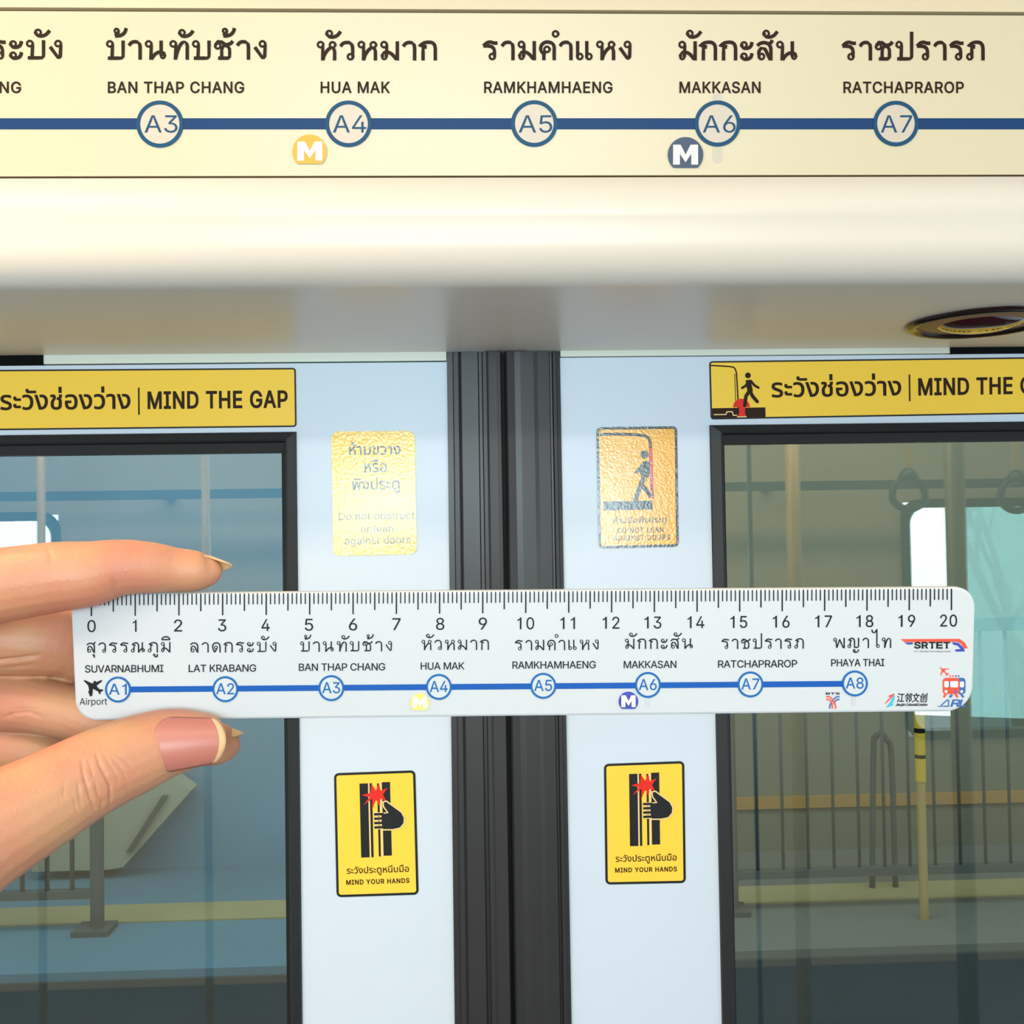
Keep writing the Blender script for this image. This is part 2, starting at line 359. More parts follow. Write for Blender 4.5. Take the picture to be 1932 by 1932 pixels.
邻|1000|258,548 313,486 356,427 411,465 368,521 311,580/625,787 625,-78 694,-78 694,718 854,718 806,585 750,448 820,363 855,288 865,222 859,174 839,143 820,135 798,132 763,132 721,135 735,99 741,64 786,63 827,65 861,72 889,85 916,116 930,160 935,215 930,269 913,327 878,389 823,457 888,607 947,757 896,790 884,787/317,841 247,719 150,603 35,505 64,480 89,454 218,571 325,710 407,635 484,557 542,490 589,549 527,617 446,694 359,768 386,820/127,386 127,319 435,319 372,208 302,107 211,189 159,150 238,76 313,-2 370,-72 426,-25 393,15 350,60 446,201 532,360 483,390 470,386
文|1000|423,823 467,741 497,666 580,693 547,767 501,847/50,664 50,590 206,590 272,445 352,315 447,200 328,116 192,47 36,-7 62,-43 83,-78 241,-18 380,56 502,146 623,55 760,-18 915,-73 940,-37 967,-4 815,46 679,115 560,201 653,313 731,442 796,590 954,590 954,664/504,253 417,354 343,467 284,590 711,590 655,463 586,351
创|1000|838,824 838,20 832,0 812,-6 779,-6 725,-6 659,-5 675,-41 686,-76 767,-76 826,-72 867,-64 893,-48 908,-21 913,20 913,824/643,724 643,168 715,168 715,724/142,474 142,45 148,-10 169,-43 208,-60 269,-65 321,-65 401,-65 455,-65 510,-57 545,-28 565,26 576,112 541,124 509,141 504,69 495,26 478,5 450,0 396,0 325,0 275,0 237,3 220,16 216,45 216,407 432,407 426,329 419,275 411,241 403,223 391,215 374,213 340,214 288,218 301,186 307,153 364,151 406,152 438,160 463,178 478,206 490,256 499,333 506,444 507,463 507,474/313,838 244,708 146,585 27,480 56,455 82,428 176,511 259,608 330,713 410,623 484,534 540,457 595,507 532,589 449,683 362,774 383,818
@gap|0|235,-10 178,-7 126,2 79,14 40,29 66,101 114,84 173,70 237,64 286,69 325,84 351,109 360,142 357,163 348,182 332,197 309,212 279,226 242,239 184,260 136,282 97,306 70,336 53,371 47,414 53,454 70,489 98,518 140,539 194,553 261,558 352,550 389,539 418,526 418,451 376,467 320,480 258,485 201,480 164,465 143,443 136,418 139,398 149,381 166,366 192,352 227,337 274,320 362,283 398,259 426,231 443,195 449,150 444,109 429,72 401,38 361,13 306,-4/641,344 604,347 575,357 553,371 538,389 527,430 532,461 543,488 618,476 614,462 611,444 618,423 628,416 644,414 787,414 787,344/641,64 604,67 575,77 553,91 538,109 527,150 532,181 543,208 618,196 614,182 611,164 618,143 628,136 644,134 787,134 787,64/1017,-10 942,-2 904,10 864,28 892,96 942,73 972,66 1007,64 1073,78 1123,119 1154,185 1164,276 1153,365 1122,431 1068,471 991,484 926,477 868,456 868,531 932,552 1001,558 1083,549 1147,523 1196,480 1229,424 1249,356 1255,276 1248,194 1229,124 1196,67 1149,24 1090,-1/1102,635 1064,638 1035,647 1013,661 999,678 987,718 992,751 1003,779 1078,766 1074,753 1072,735 1080,713 1091,705 1107,703 1360,703 1360,635/1489,0 1318,548 1408,548 1556,77 1568,77 1615,89 1654,118 1680,155 1698,202 1709,252 1712,301 1703,375 1675,432 1630,467 1571,479 1546,477 1525,472 1503,543 1543,551 1576,553 1623,549 1666,539 1702,521 1733,496 1763,458 1785,411 1797,357 1801,298 1795,224 1777,160 1750,105 1717,63 1685,37 1646,17 1598,4 1539,0/2130,-10 2046,1 1984,36 1945,92 1932,172 1932,233 1936,278 1946,312 1976,362 2006,402 2015,421 2018,443 2015,461 2007,473 1981,482 1956,478 1929,468 1909,532 1954,549 2000,554 2033,551 2059,541 2079,526 2092,506 2099,481 2102,453 2099,419 2089,392 2060,345 2032,297 2024,271 2021,237 2021,178 2025,137 2036,107 2053,86 2076,73 2130,63 2174,69 2206,87 2226,116 2232,159 2232,299 2228,332 2215,356 2193,370 2160,375 2156,375 2156,432 2161,432 2196,437 2219,451 2233,472 2240,498 2243,548 2332,548 2329,499 2319,458 2298,426 2260,404 2260,400 2284,391 2300,377 2317,340 2321,300 2321,154 2309,85 2273,34 2213,1/2227,635 2227,846 2315,846 2315,635/2680,-10 2614,-4 2560,15 2519,47 2489,91 2471,151 2465,224 2467,268 2470,314 2680,314 2680,244 2554,244 2554,224 2558,168 2568,126 2585,95 2609,76 2640,65 2678,62 2720,66 2756,79 2785,103 2807,141 2821,196 2825,270 2821,337 2809,391 2788,432 2757,461 2714,478 2658,484 2596,479 2538,463 2483,436 2483,519 2532,539 2596,553 2669,558 2749,549 2812,523 2859,480 2891,423 2910,352 2916,270 2910,188 2893,119 2863,63 2819,23 2758,-2/3150,0 2979,548 3069,548 3217,77 3229,77 3276,89 3315,118 3341,155 3359,202 3370,252 3373,301 3364,375 3336,432 3291,467 3232,479 3207,477 3186,472 3164,543 3204,551 3237,553 3284,549 3327,539 3363,521 3394,496 3424,458 3446,411 3458,357 3462,298 3456,224 3438,160 3411,105 3378,63 3346,37 3307,17 3259,4 3200,0/3707,-10 3632,-2 3594,10 3554,28 3582,96 3632,73 3662,66 3697,64 3763,78 3812,119 3844,185 3854,276 3843,365 3812,431 3758,471 3681,484 3616,477 3558,456 3558,531 3622,552 3691,558 3773,549 3837,523 3886,480 3919,424 3939,356 3945,276 3938,194 3919,124 3885,67 3839,24 3780,-1/3830,635 3830,846 3918,846 3918,635/4244,0 4244,389 4238,432 4221,461 4191,478 4146,484 4078,475 4018,448 4018,528 4042,538 4075,548 4115,556 4163,558 4211,554 4253,543 4287,523 4312,494 4328,453 4333,402 4333,0/4585,0 4414,548 4504,548 4652,77 4664,77 4711,89 4750,118 4776,155 4794,202 4804,252 4808,301 4799,375 4771,432 4726,467 4667,479 4641,477 4621,472 4599,543 4639,551 4672,553 4719,549 4761,539 4798,521 4829,496 4859,458 4880,411 4893,357 4897,298 4891,224 4873,160 4846,105 4813,63 4781,37 4742,17 4694,4 4635,0
@hands|0|235,-10 178,-7 126,2 79,14 40,29 66,101 114,84 173,70 237,64 286,69 325,84 351,109 360,142 357,163 348,182 332,197 309,212 279,226 242,239 184,260 136,282 97,306 70,336 53,371 47,414 53,454 70,489 98,518 140,539 194,553 261,558 352,550 389,539 418,526 418,451 376,467 320,480 258,485 201,480 164,465 143,443 136,418 139,398 149,381 166,366 192,352 227,337 274,320 362,283 398,259 426,231 443,195 449,150 444,109 429,72 401,38 361,13 306,-4/641,344 604,347 575,357 553,371 538,389 527,430 532,461 543,488 618,476 614,462 611,444 618,423 628,416 644,414 787,414 787,344/641,64 604,67 575,77 553,91 538,109 527,150 532,181 543,208 618,196 614,182 611,164 618,143 628,136 644,134 787,134 787,64/1017,-10 942,-2 904,10 864,28 892,96 942,73 972,66 1007,64 1073,78 1123,119 1154,185 1164,276 1153,365 1122,431 1068,471 991,484 926,477 868,456 868,531 932,552 1001,558 1083,549 1147,523 1196,480 1229,424 1249,356 1255,276 1248,194 1229,124 1196,67 1149,24 1090,-1/1102,635 1064,638 1035,647 1013,661 999,678 987,718 992,751 1003,779 1078,766 1074,753 1072,735 1080,713 1091,705 1107,703 1360,703 1360,635/1489,0 1318,548 1408,548 1556,77 1568,77 1615,89 1654,118 1680,155 1698,202 1709,252 1712,301 1703,375 1675,432 1630,467 1571,479 1546,477 1525,472 1503,543 1543,551 1576,553 1623,549 1666,539 1702,521 1733,496 1763,458 1785,411 1797,357 1801,298 1795,224 1777,160 1750,105 1717,63 1685,37 1646,17 1598,4 1539,0/2156,-10 2085,-4 2028,14 1987,44 1949,109 1936,198 1936,548 2025,548 2025,197 2033,138 2057,97 2098,72 2156,64 2215,72 2257,97 2281,139 2289,197 2289,745 2378,745 2378,198 2365,110 2326,44 2285,14 2228,-4/2695,-10 2638,-7 2586,2 2539,14 2500,29 2526,101 2574,84 2633,70 2697,64 2746,69 2785,84 2811,109 2820,142 2817,163 2808,182 2792,197 2769,212 2739,226 2702,239 2644,260 2595,282 2557,306 2530,336 2513,371 2507,414 2513,454 2530,489 2558,518 2599,539 2654,553 2721,558 2812,550 2849,539 2878,526 2878,451 2836,467 2780,480 2718,485 2661,480 2624,465 2603,443 2596,418 2599,398 2609,381 2626,366 2651,352 2687,337 2734,320 2822,283 2858,259 2885,231 2903,195 2909,150 2904,109 2888,72 2861,38 2821,13 2766,-4/3101,344 3064,347 3034,357 3013,371 2998,389 2987,430 2991,461 3003,488 3078,476 3073,462 3071,444 3078,423 3088,416 3104,414 3247,414 3247,344/3101,64 3064,67 3034,77 3013,91 2998,109 2987,150 2991,181 3003,208 3078,196 3073,182 3071,164 3078,143 3088,136 3104,134 3247,134 3247,64/3561,-10 3487,0 3431,29 3392,74 3367,134 3353,205 3349,285 3354,374 3368,443 3390,495 3422,531 3462,551 3510,558 3542,555 3569,546 3590,530 3604,506 3608,506 3622,531 3644,547 3672,555 3705,558 3763,549 3806,524 3832,480 3841,418 3841,0 3752,0 3752,417 3748,450 3735,470 3716,481 3692,484 3667,480 3650,470 3639,452 3633,424 3577,424 3570,453 3556,472 3538,481 3518,484 3483,472 3458,438 3443,376 3438,284 3441,220 3448,166 3464,123 3488,91 3523,71 3572,64 3605,66 3630,71 3639,3 3603,-7/3703,-265 3647,-259 3605,-240 3580,-209 3572,-167 3572,-150 3570,-136 3563,-130 3540,-130 3534,-70 3561,-65 3582,-64 3613,-68 3633,-80 3645,-99 3649,-125 3649,-159 3652,-176 3661,-191 3677,-201 3702,-204 3727,-201 3743,-191 3752,-177 3755,-159 3755,-67 3833,-67 3833,-164 3825,-207 3800,-239 3759,-259/4011,0 4011,548 4100,548 4100,311 4103,311 4331,548 4435,548 4435,545 4100,206 4100,0/4351,0 4351,193 4342,246 4315,285 4267,310 4196,318 4248,383 4306,377 4353,361 4391,333 4418,296 4434,250 4440,195 4440,0/4779,-10 4724,-5 4677,11 4640,36 4612,73 4596,121 4590,182 4590,548 4679,548 4679,187 4687,134 4709,96 4747,73 4798,65 4860,76 4906,110 4935,163 4945,231 4945,548 5034,548 5034,0 4960,0 4956,81 4951,81 4926,45 4888,16 4839,-4/4608,635 4608,674 4681,706 5033,706 5033,635/4950,674 4950,787 5034,787 5034,674/5423,-10 5352,-4 5295,14 5254,44 5216,109 5203,198 5203,548 5292,548 5292,197 5300,139 5324,97 5365,72 5423,64 5482,72 5523,97 5548,139 5556,197 5556,548 5645,548 5645,198 5632,110 5593,44 5552,14 5495,-4/6071,-10 6011,-4 5960,16 5921,46 5897,87 5893,87 5888,0 5815,0 5815,548 5904,548 5904,231 5908,184 5921,144 5943,110 5972,86 6009,70 6053,65 6104,73 6141,96 6163,134 6170,187 6170,548 6259,548 6259,181 6253,121 6236,73 6209,36 6172,11 6126,-5/5826,635 5826,674 5899,706 6251,706 6251,635/6032,674 6032,787 6106,787 6106,674/6178,674 6178,787 6251,787 6251,674/6615,-10 6549,-4 6495,15 6453,47 6424,91 6406,151 6400,224 6401,268 6405,314 6615,314 6615,244 6489,244 6489,224 6492,168 6503,126 6520,95 6544,76 6575,65 6613,62 6655,66 6691,79 6720,103 6742,141 6755,196 6760,270 6756,337 6744,391 6723,432 6691,461 6649,478 6593,484 6531,479 6473,463 6418,436 6418,519 6467,539 6531,553 6604,558 6684,549 6746,523 6794,480 6826,423 6845,352 6851,270 6845,188 6828,119 6798,64 6753,23 6693,-2
@lean|0|89,0 89,548 178,548 178,311 181,311 409,548 513,548 513,545 178,206 178,0/429,0 429,193 420,246 393,285 345,310 274,318 326,383 384,377 432,361 469,333 496,296 513,250 518,195 518,0/219,635 219,679 260,691 295,711 305,724 309,741 301,762 292,768 278,770 257,766 239,759 219,814 264,835 303,840 339,835 366,818 382,793 388,762 384,736 373,714 340,681 330,705 529,705 529,635/823,0 823,389 817,432 801,461 770,478 725,484 658,475 597,448 597,528 621,538 654,548 695,556 742,558 791,554 832,543 866,523 891,494 907,453 912,402 912,0/1338,-10 1278,-4 1228,16 1188,46 1164,87 1160,87 1155,0 1082,0 1082,548 1171,548 1171,231 1175,184 1189,144 1210,110 1240,86 1276,70 1320,65 1372,73 1408,96 1430,134 1437,187 1437,548 1526,548 1526,181 1520,121 1503,73 1476,36 1439,11 1393,-5/1899,-9 1826,-4 1770,12 1728,37 1700,71 1683,113 1678,161 1681,202 1692,235 1707,258 1726,275 1768,292 1768,296 1726,316 1706,333 1690,355 1679,383 1675,418 1679,452 1691,484 1712,512 1743,535 1785,550 1838,555 1888,552 1911,547 1928,540 1912,471 1884,479 1847,482 1811,477 1785,463 1770,440 1765,411 1769,380 1783,358 1803,343 1828,334 1885,327 1904,327 1904,262 1885,262 1833,257 1797,241 1775,212 1768,169 1771,141 1780,116 1795,94 1820,78 1854,68 1899,64 1944,67 1979,78 2003,95 2019,119 2028,148 2031,182 2031,548 2120,548 2120,188 2114,125 2096,74 2067,37 2024,11 1968,-4/1687,635 1687,674 1760,706 2112,706 2112,635/1893,674 1893,787 1967,787 1967,674/2039,674 2039,787 2112,787 2112,674/2471,-10 2416,-5 2370,11 2332,36 2305,73 2288,121 2282,182 2282,548 2371,548 2371,187 2379,134 2402,96 2439,73 2490,65 2552,76 2599,110 2627,163 2637,231 2637,548 2726,548 2726,0 2652,0 2648,81 2643,81 2618,45 2581,16 2531,-4/2954,0 2855,548 2946,548 2985,310 2990,277 2995,235 3001,185 3007,126 3010,126 3028,203 3044,265 3057,313 3124,548 3197,548 3265,313 3279,265 3295,203 3312,126 3316,126 3322,185 3327,235 3332,277 3337,310 3377,548 3468,548 3369,0 3282,0 3190,298 3177,350 3170,381 3164,421 3160,421 3151,370 3141,331 3131,298 3041,0/2995,635 2995,674 3068,706 3420,706 3420,635/3680,0 3509,548 3599,548 3747,77 3759,77 3806,89 3845,118 3871,155 3889,202 3900,252 3903,301 3894,375 3866,432 3821,467 3762,479 3737,477 3716,472 3694,543 3734,551 3767,553 3814,549 3857,539 3893,521 3924,496 3954,458 3976,411 3988,357 3992,298 3986,224 3968,160 3941,105 3908,63 3876,37 3837,17 3789,4 3730,0/4347,-10 4276,-4 4219,14 4178,44 4140,109 4127,198 4127,548 4216,548 4216,197 4224,139 4248,97 4289,72 4347,64 4406,72 4448,97 4472,139 4480,197 4480,745 4569,745 4569,198 4556,110 4518,44 4476,14 4419,-4/4886,-10 4829,-7 4777,2 4730,14 4691,29 4717,101 4765,84 4824,70 4888,64 4937,69 4976,84 5002,109 5011,142 5008,163 4999,182 4983,197 4960,212 4930,226 4893,239 4835,260 4787,282 4748,306 4721,336 4704,371 4698,414 4704,454 4721,489 4749,518 4791,539 4845,553 4912,558 5003,550 5040,539 5069,526 5069,451 5027,467 4971,480 4909,485 4852,480 4815,465 4794,443 4787,418 4790,398 4800,381 4817,366 4843,352 4878,337 4925,320 5013,283 5049,259 5077,231 5094,195 5100,150 5095,109 5080,72 5052,38 5012,13 4957,-4/5292,344 5255,347 5226,357 5204,371 5189,389 5178,430 5183,461 5194,488 5269,476 5265,462 5262,444 5269,423 5279,416 5295,414 5438,414 5438,344/5292,64 5255,67 5226,77 5204,91 5189,109 5178,150 5183,181 5194,208 5269,196 5265,182 5262,164 5269,143 5279,136 5295,134 5438,134 5438,64/5752,-10 5678,0 5622,29 5583,74 5558,134 5545,205 5540,285 5545,374 5559,443 5581,495 5613,531 5653,551 5701,558 5733,555 5761,546 5781,530 5795,506 5799,506 5813,531 5835,547 5863,555 5896,558 5954,549 5997,524 6023,480 6032,418 6032,0 5943,0 5943,417 5939,450 5926,470 5907,481 5883,484 5858,480 5841,470 5830,452 5824,424 5768,424 5761,453 5747,472 5729,481 5709,484 5674,472 5649,438 5634,376 5629,284 5632,220 5640,166 5655,123 5679,91 5715,71 5763,64 5796,66 5821,71 5830,3 5794,-7/5894,-265 5838,-259 5797,-240 5771,-209 5763,-167 5763,-150 5761,-136 5755,-130 5731,-130 5725,-70 5753,-65 5773,-64 5804,-68 5825,-80 5836,-99 5840,-125 5840,-159 5843,-177 5852,-191 5868,-201 5893,-204 5918,-201 5935,-191 5943,-177 5946,-159 5946,-67 6024,-67 6024,-164 6016,-207 5991,-239 5950,-259
@ob1|0|89,0 89,548 178,548 178,311 181,311 409,548 513,548 513,545 178,206 178,0/429,0 429,193 420,246 393,285 345,310 274,318 326,383 384,377 432,361 469,333 496,296 513,250 518,195 518,0/219,635 219,679 260,691 295,711 305,724 309,741 301,762 292,768 278,770 257,766 239,759 219,814 264,835 303,840 339,835 366,818 382,793 388,762 384,736 373,714 340,681 330,705 529,705 529,635/823,0 823,389 817,432 801,461 770,478 725,484 658,475 597,448 597,528 621,538 654,548 695,556 742,558 791,554 832,543 866,523 891,494 907,453 912,402 912,0/1338,-10 1278,-4 1228,16 1188,46 1164,87 1160,87 1155,0 1082,0 1082,548 1171,548 1171,231 1175,184 1189,144 1210,110 1240,86 1276,70 1320,65 1372,73 1408,96 1430,134 1437,187 1437,548 1526,548 1526,181 1520,121 1503,73 1476,36 1439,11 1393,-5/1881,-10 1798,1 1736,36 1697,92 1684,172 1684,233 1688,278 1698,312 1728,362 1758,402 1767,421 1770,443 1767,461 1760,473 1733,482 1708,478 1681,468 1661,532 1706,549 1752,554 1785,551 1812,541 1831,526 1844,506 1852,481 1854,453 1851,419 1842,392 1812,345 1784,297 1776,271 1773,237 1773,178 1777,137 1788,107 1806,86 1828,73 1881,63 1925,69 1958,87 1977,116 1984,159 1984,548 2073,548 2073,154 2061,85 2025,34 1964,1/2345,-10 2270,-2 2232,10 2192,28 2220,96 2270,73 2300,66 2335,64 2401,78 2451,119 2482,185 2492,276 2481,365 2450,431 2396,471 2319,484 2254,477 2196,456 2196,531 2260,552 2329,558 2411,549 2475,523 2524,480 2557,424 2577,356 2583,276 2576,194 2557,124 2524,67 2477,24 2418,-1/2882,0 2882,389 2876,432 2860,461 2829,478 2784,484 2717,475 2656,448 2656,528 2680,538 2713,548 2754,556 2801,558 2850,554 2891,543 2925,523 2950,494 2966,453 2971,402 2971,0/3223,0 3052,548 3142,548 3290,77 3302,77 3349,89 3388,118 3414,155 3432,202 3443,252 3446,301 3437,375 3409,432 3364,467 3305,479 3280,477 3259,472 3237,543 3277,551 3310,553 3357,549 3400,539 3436,521 3467,496 3497,458 3519,411 3531,357 3535,298 3529,224 3511,160 3484,105 3451,63 3419,37 3380,17 3332,4 3273,0
@ob2|0|89,0 89,548 178,548 178,311 181,311 409,548 513,548 513,545 178,206 178,0/429,0 429,193 420,246 393,285 345,310 274,318 326,383 384,377 432,361 469,333 496,296 513,250 518,195 518,0/822,-10 765,-7 713,2 666,14 627,29 653,101 701,84 760,70 824,64 873,69 912,84 938,109 947,142 944,163 935,182 919,197 896,212 866,226 829,239 771,260 723,282 684,306 657,336 640,371 634,414 640,454 657,489 685,518 727,539 781,553 848,558 939,550 976,539 1005,526 1005,451 963,467 907,480 845,485 788,480 751,465 730,443 723,418 726,398 736,381 752,366 779,352 814,337 861,320 949,283 985,259 1013,231 1030,195 1036,150 1031,109 1016,72 988,38 948,13 893,-4/561,635 561,674 634,706 986,706 986,635/767,674 767,787 841,787 841,674/913,674 913,787 986,787 986,674/1350,-10 1284,-4 1230,15 1189,47 1159,91 1141,151 1135,224 1137,268 1140,314 1350,314 1350,244 1224,244 1224,224 1228,168 1238,126 1255,95 1280,76 1310,65 1348,62 1390,66 1426,79 1455,103 1477,141 1491,196 1495,270 1491,337 1479,391 1458,432 1427,461 1384,478 1328,484 1266,479 1208,463 1153,436 1153,519 1202,539 1266,553 1339,558 1419,549 1482,523 1529,480 1561,423 1580,352 1586,270 1580,188 1563,119 1533,63 1489,23 1428,-2
@ob3|0|140,0 41,548 132,548 171,310 176,277 181,235 186,185 193,126 196,126 214,203 230,265 243,313 310,548 383,548 451,313 465,265 481,203 498,126 502,126 508,185 513,235 518,277 523,310 563,548 654,548 555,0 468,0 376,298 363,350 356,381 350,421 346,421 337,370 327,331 317,298 227,0/181,635 181,674 254,706 606,706 606,635/866,0 695,548 785,548 933,77 945,77 992,89 1031,118 1057,155 1075,202 1086,252 1089,301 1080,375 1052,432 1007,467 948,479 923,477 902,472 880,543 920,551 953,553 1000,549 1043,539 1079,521 1110,496 1140,458 1162,411 1174,357 1178,298 1172,224 1154,160 1127,105 1094,63 1062,37 1023,17 975,4 916,0/1533,-10 1462,-4 1405,14 1364,44 1326,109 1313,198 1313,548 1402,548 1402,197 1410,139 1434,97 1475,72 1533,64 1592,72 1634,97 1658,139 1666,197 1666,745 1755,745 1755,198 1742,110 1704,44 1662,14 1605,-4/2072,-10 2015,-7 1963,2 1916,14 1877,29 1903,101 1951,84 2010,70 2074,64 2123,69 2162,84 2188,109 2197,142 2194,163 2185,182 2169,197 2146,212 2116,226 2079,239 2021,260 1973,282 1934,306 1907,336 1890,371 1884,414 1890,454 1907,489 1935,518 1977,539 2031,553 2098,558 2189,550 2226,539 2255,526 2255,451 2213,467 2157,480 2095,485 2038,480 2001,465 1980,443 1973,418 1976,398 1986,381 2003,366 2029,352 2064,337 2111,320 2199,283 2235,259 2263,231 2280,195 2286,150 2281,109 2266,72 2238,38 2198,13 2143,-4/2478,344 2441,347 2412,357 2390,371 2375,389 2364,430 2369,461 2380,488 2455,476 2451,462 2448,444 2455,423 2465,416 2481,414 2624,414 2624,344/2478,64 2441,67 2412,77 2390,91 2375,109 2364,150 2369,181 2380,208 2455,196 2451,182 2448,164 2455,143 2465,136 2481,134 2624,134 2624,64/2938,-10 2864,0 2808,29 2769,74 2744,134 2731,205 2726,285 2731,374 2745,443 2767,495 2799,531 2839,551 2887,558 2919,555 2947,546 2967,530 2981,506 2985,506 2999,531 3021,547 3049,555 3082,558 3140,549 3183,524 3209,480 3218,418 3218,0 3129,0 3129,417 3125,450 3112,470 3093,481 3069,484 3044,480 3027,470 3016,452 3010,424 2954,424 2947,453 2933,472 2915,481 2895,484 2860,472 2835,438 2820,376 2815,284 2818,220 2826,166 2841,123 2865,91 2901,71 2949,64 2982,66 3007,71 3016,3 2980,-7/3080,-265 3024,-259 2983,-240 2957,-209 2949,-167 2949,-150 2947,-136 2941,-130 2917,-130 2911,-70 2939,-65 2959,-64 2990,-68 3011,-80 3022,-99 3026,-125 3026,-159 3029,-176 3038,-191 3054,-201 3079,-204 3104,-201 3121,-191 3129,-177 3132,-159 3132,-67 3210,-67 3210,-164 3202,-207 3177,-239 3136,-259
'''
GLYPHS = {}
for line in GLYPH_DATA.strip().split('\n'):
    k, adv, body = line.split('|')
    GLYPHS['|' if k == 'BAR' else k] = (int(adv) / 1000.0, [
        [(float(q.split(',')[0]) / 1000.0, float(q.split(',')[1]) / 1000.0) for q in s.split(' ')] for s in body.split('/')])
CAPH = max(p[1] for s in GLYPHS['H'][1] for p in s)
GLYPHS['1'] = (GLYPHS['1'][0], [[(.215, 0), (.285, 0), (.285, CAPH), (.238, CAPH), (.19, CAPH * .88), (.10, CAPH * .80), (.10, CAPH * .70), (.215, CAPH * .79)]])
FILL = {}


def fill(polys, key=None):
    """triangles of a set of 2-D outlines, non-zero winding"""
    if key and key in FILL:
        return FILL[key]
    vs, es = [], []
    for s in polys:
        b = len(vs)
        vs += [Vector(p) for p in s]
        es += [(b + i, b + (i + 1) % len(s)) for i in range(len(s))]
    ov, _, of = geometry.delaunay_2d_cdt(vs, es, [], 0, 1e-6)[:3]
    tris = []
    for f in of:
        c = (ov[f[0]] + ov[f[1]] + ov[f[2]]) / 3
        wn = 0
        for s in polys:
            for i in range(len(s)):
                x0, y0 = s[i]
                x1, y1 = s[(i + 1) % len(s)]
                if (y0 <= c.y) != (y1 <= c.y):
                    if x0 + (c.y - y0) / (y1 - y0) * (x1 - x0) > c.x:
                        wn += 1 if y1 > y0 else -1
        if wn:
            tris.append(tuple(f))
    out = ([(p.x, p.y) for p in ov], tris)
    if key:
        FILL[key] = out
    return out


def ribbon(pts, hw, closed=False):
    """2-D strip of half width hw (one value, or one per point) along a polyline, mitred"""
    hs = list(hw) if isinstance(hw, (list, tuple)) else [hw] * len(pts)
    q = [Vector(p) for p in pts]
    keep = [i for i in range(len(q)) if i == 0 or (q[i] - q[i - 1]).length > 1e-7]
    q, hs = [q[i] for i in keep], [hs[i] for i in keep]
    if closed and (q[0] - q[-1]).length < 1e-6:
        q.pop()
    n = len(q)
    vs, fs = [], []
    for i in range(n):
        a = q[i] - q[i - 1] if (i > 0 or closed) else q[1] - q[0]
        b = q[(i + 1) % n] - q[i] if (i < n - 1 or closed) else q[-1] - q[-2]
        a, b = a.normalized(), b.normalized()
        na, nb = Vector((-a.y, a.x)), Vector((-b.y, b.x))
        mm = na + nb
        if mm.length < 0.5:
            mm = na
            k = 1.0
        else:
            mm.normalize()
            k = min(1.6, 1.0 / max(0.3, mm.dot(na)))
        vs += [tuple(q[i] + mm * hs[i] * k), tuple(q[i] - mm * hs[i] * k)]
    for i in range(n if closed else n - 1):
        j = (i + 1) % n
        fs.append((2 * i, 2 * j, 2 * j + 1, 2 * i + 1))
    return vs, fs


def arc(cx, cy, rx, ry, a0, a1, n=None):
    n = n or max(4, int(abs(a1 - a0) / 15))
    return [(cx + rx * math.cos(R(a0 + (a1 - a0) * i / n)), cy + ry * math.sin(R(a0 + (a1 - a0) * i / n))) for i in range(n + 1)]


def curve(*P, k=6):
    """Catmull-Rom through the points"""
    P = [Vector(p) for p in P]
    out = []
    n = len(P)
    for i in range(n - 1):
        p1, p2 = P[i], P[i + 1]
        p0 = P[i - 1] if i else p1 * 2 - p2
        p3 = P[i + 2] if i + 2 < n else p2 * 2 - p1
        for j in range(k):
            t = j / k
            out.append(tuple(0.5 * ((2 * p1) + (p2 - p0) * t + (2 * p0 - 5 * p1 + 4 * p2 - p3) * t * t + (3 * p1 - p0 - 3 * p2 + p3) * t ** 3)))
    out.append(tuple(P[-1]))
    return out


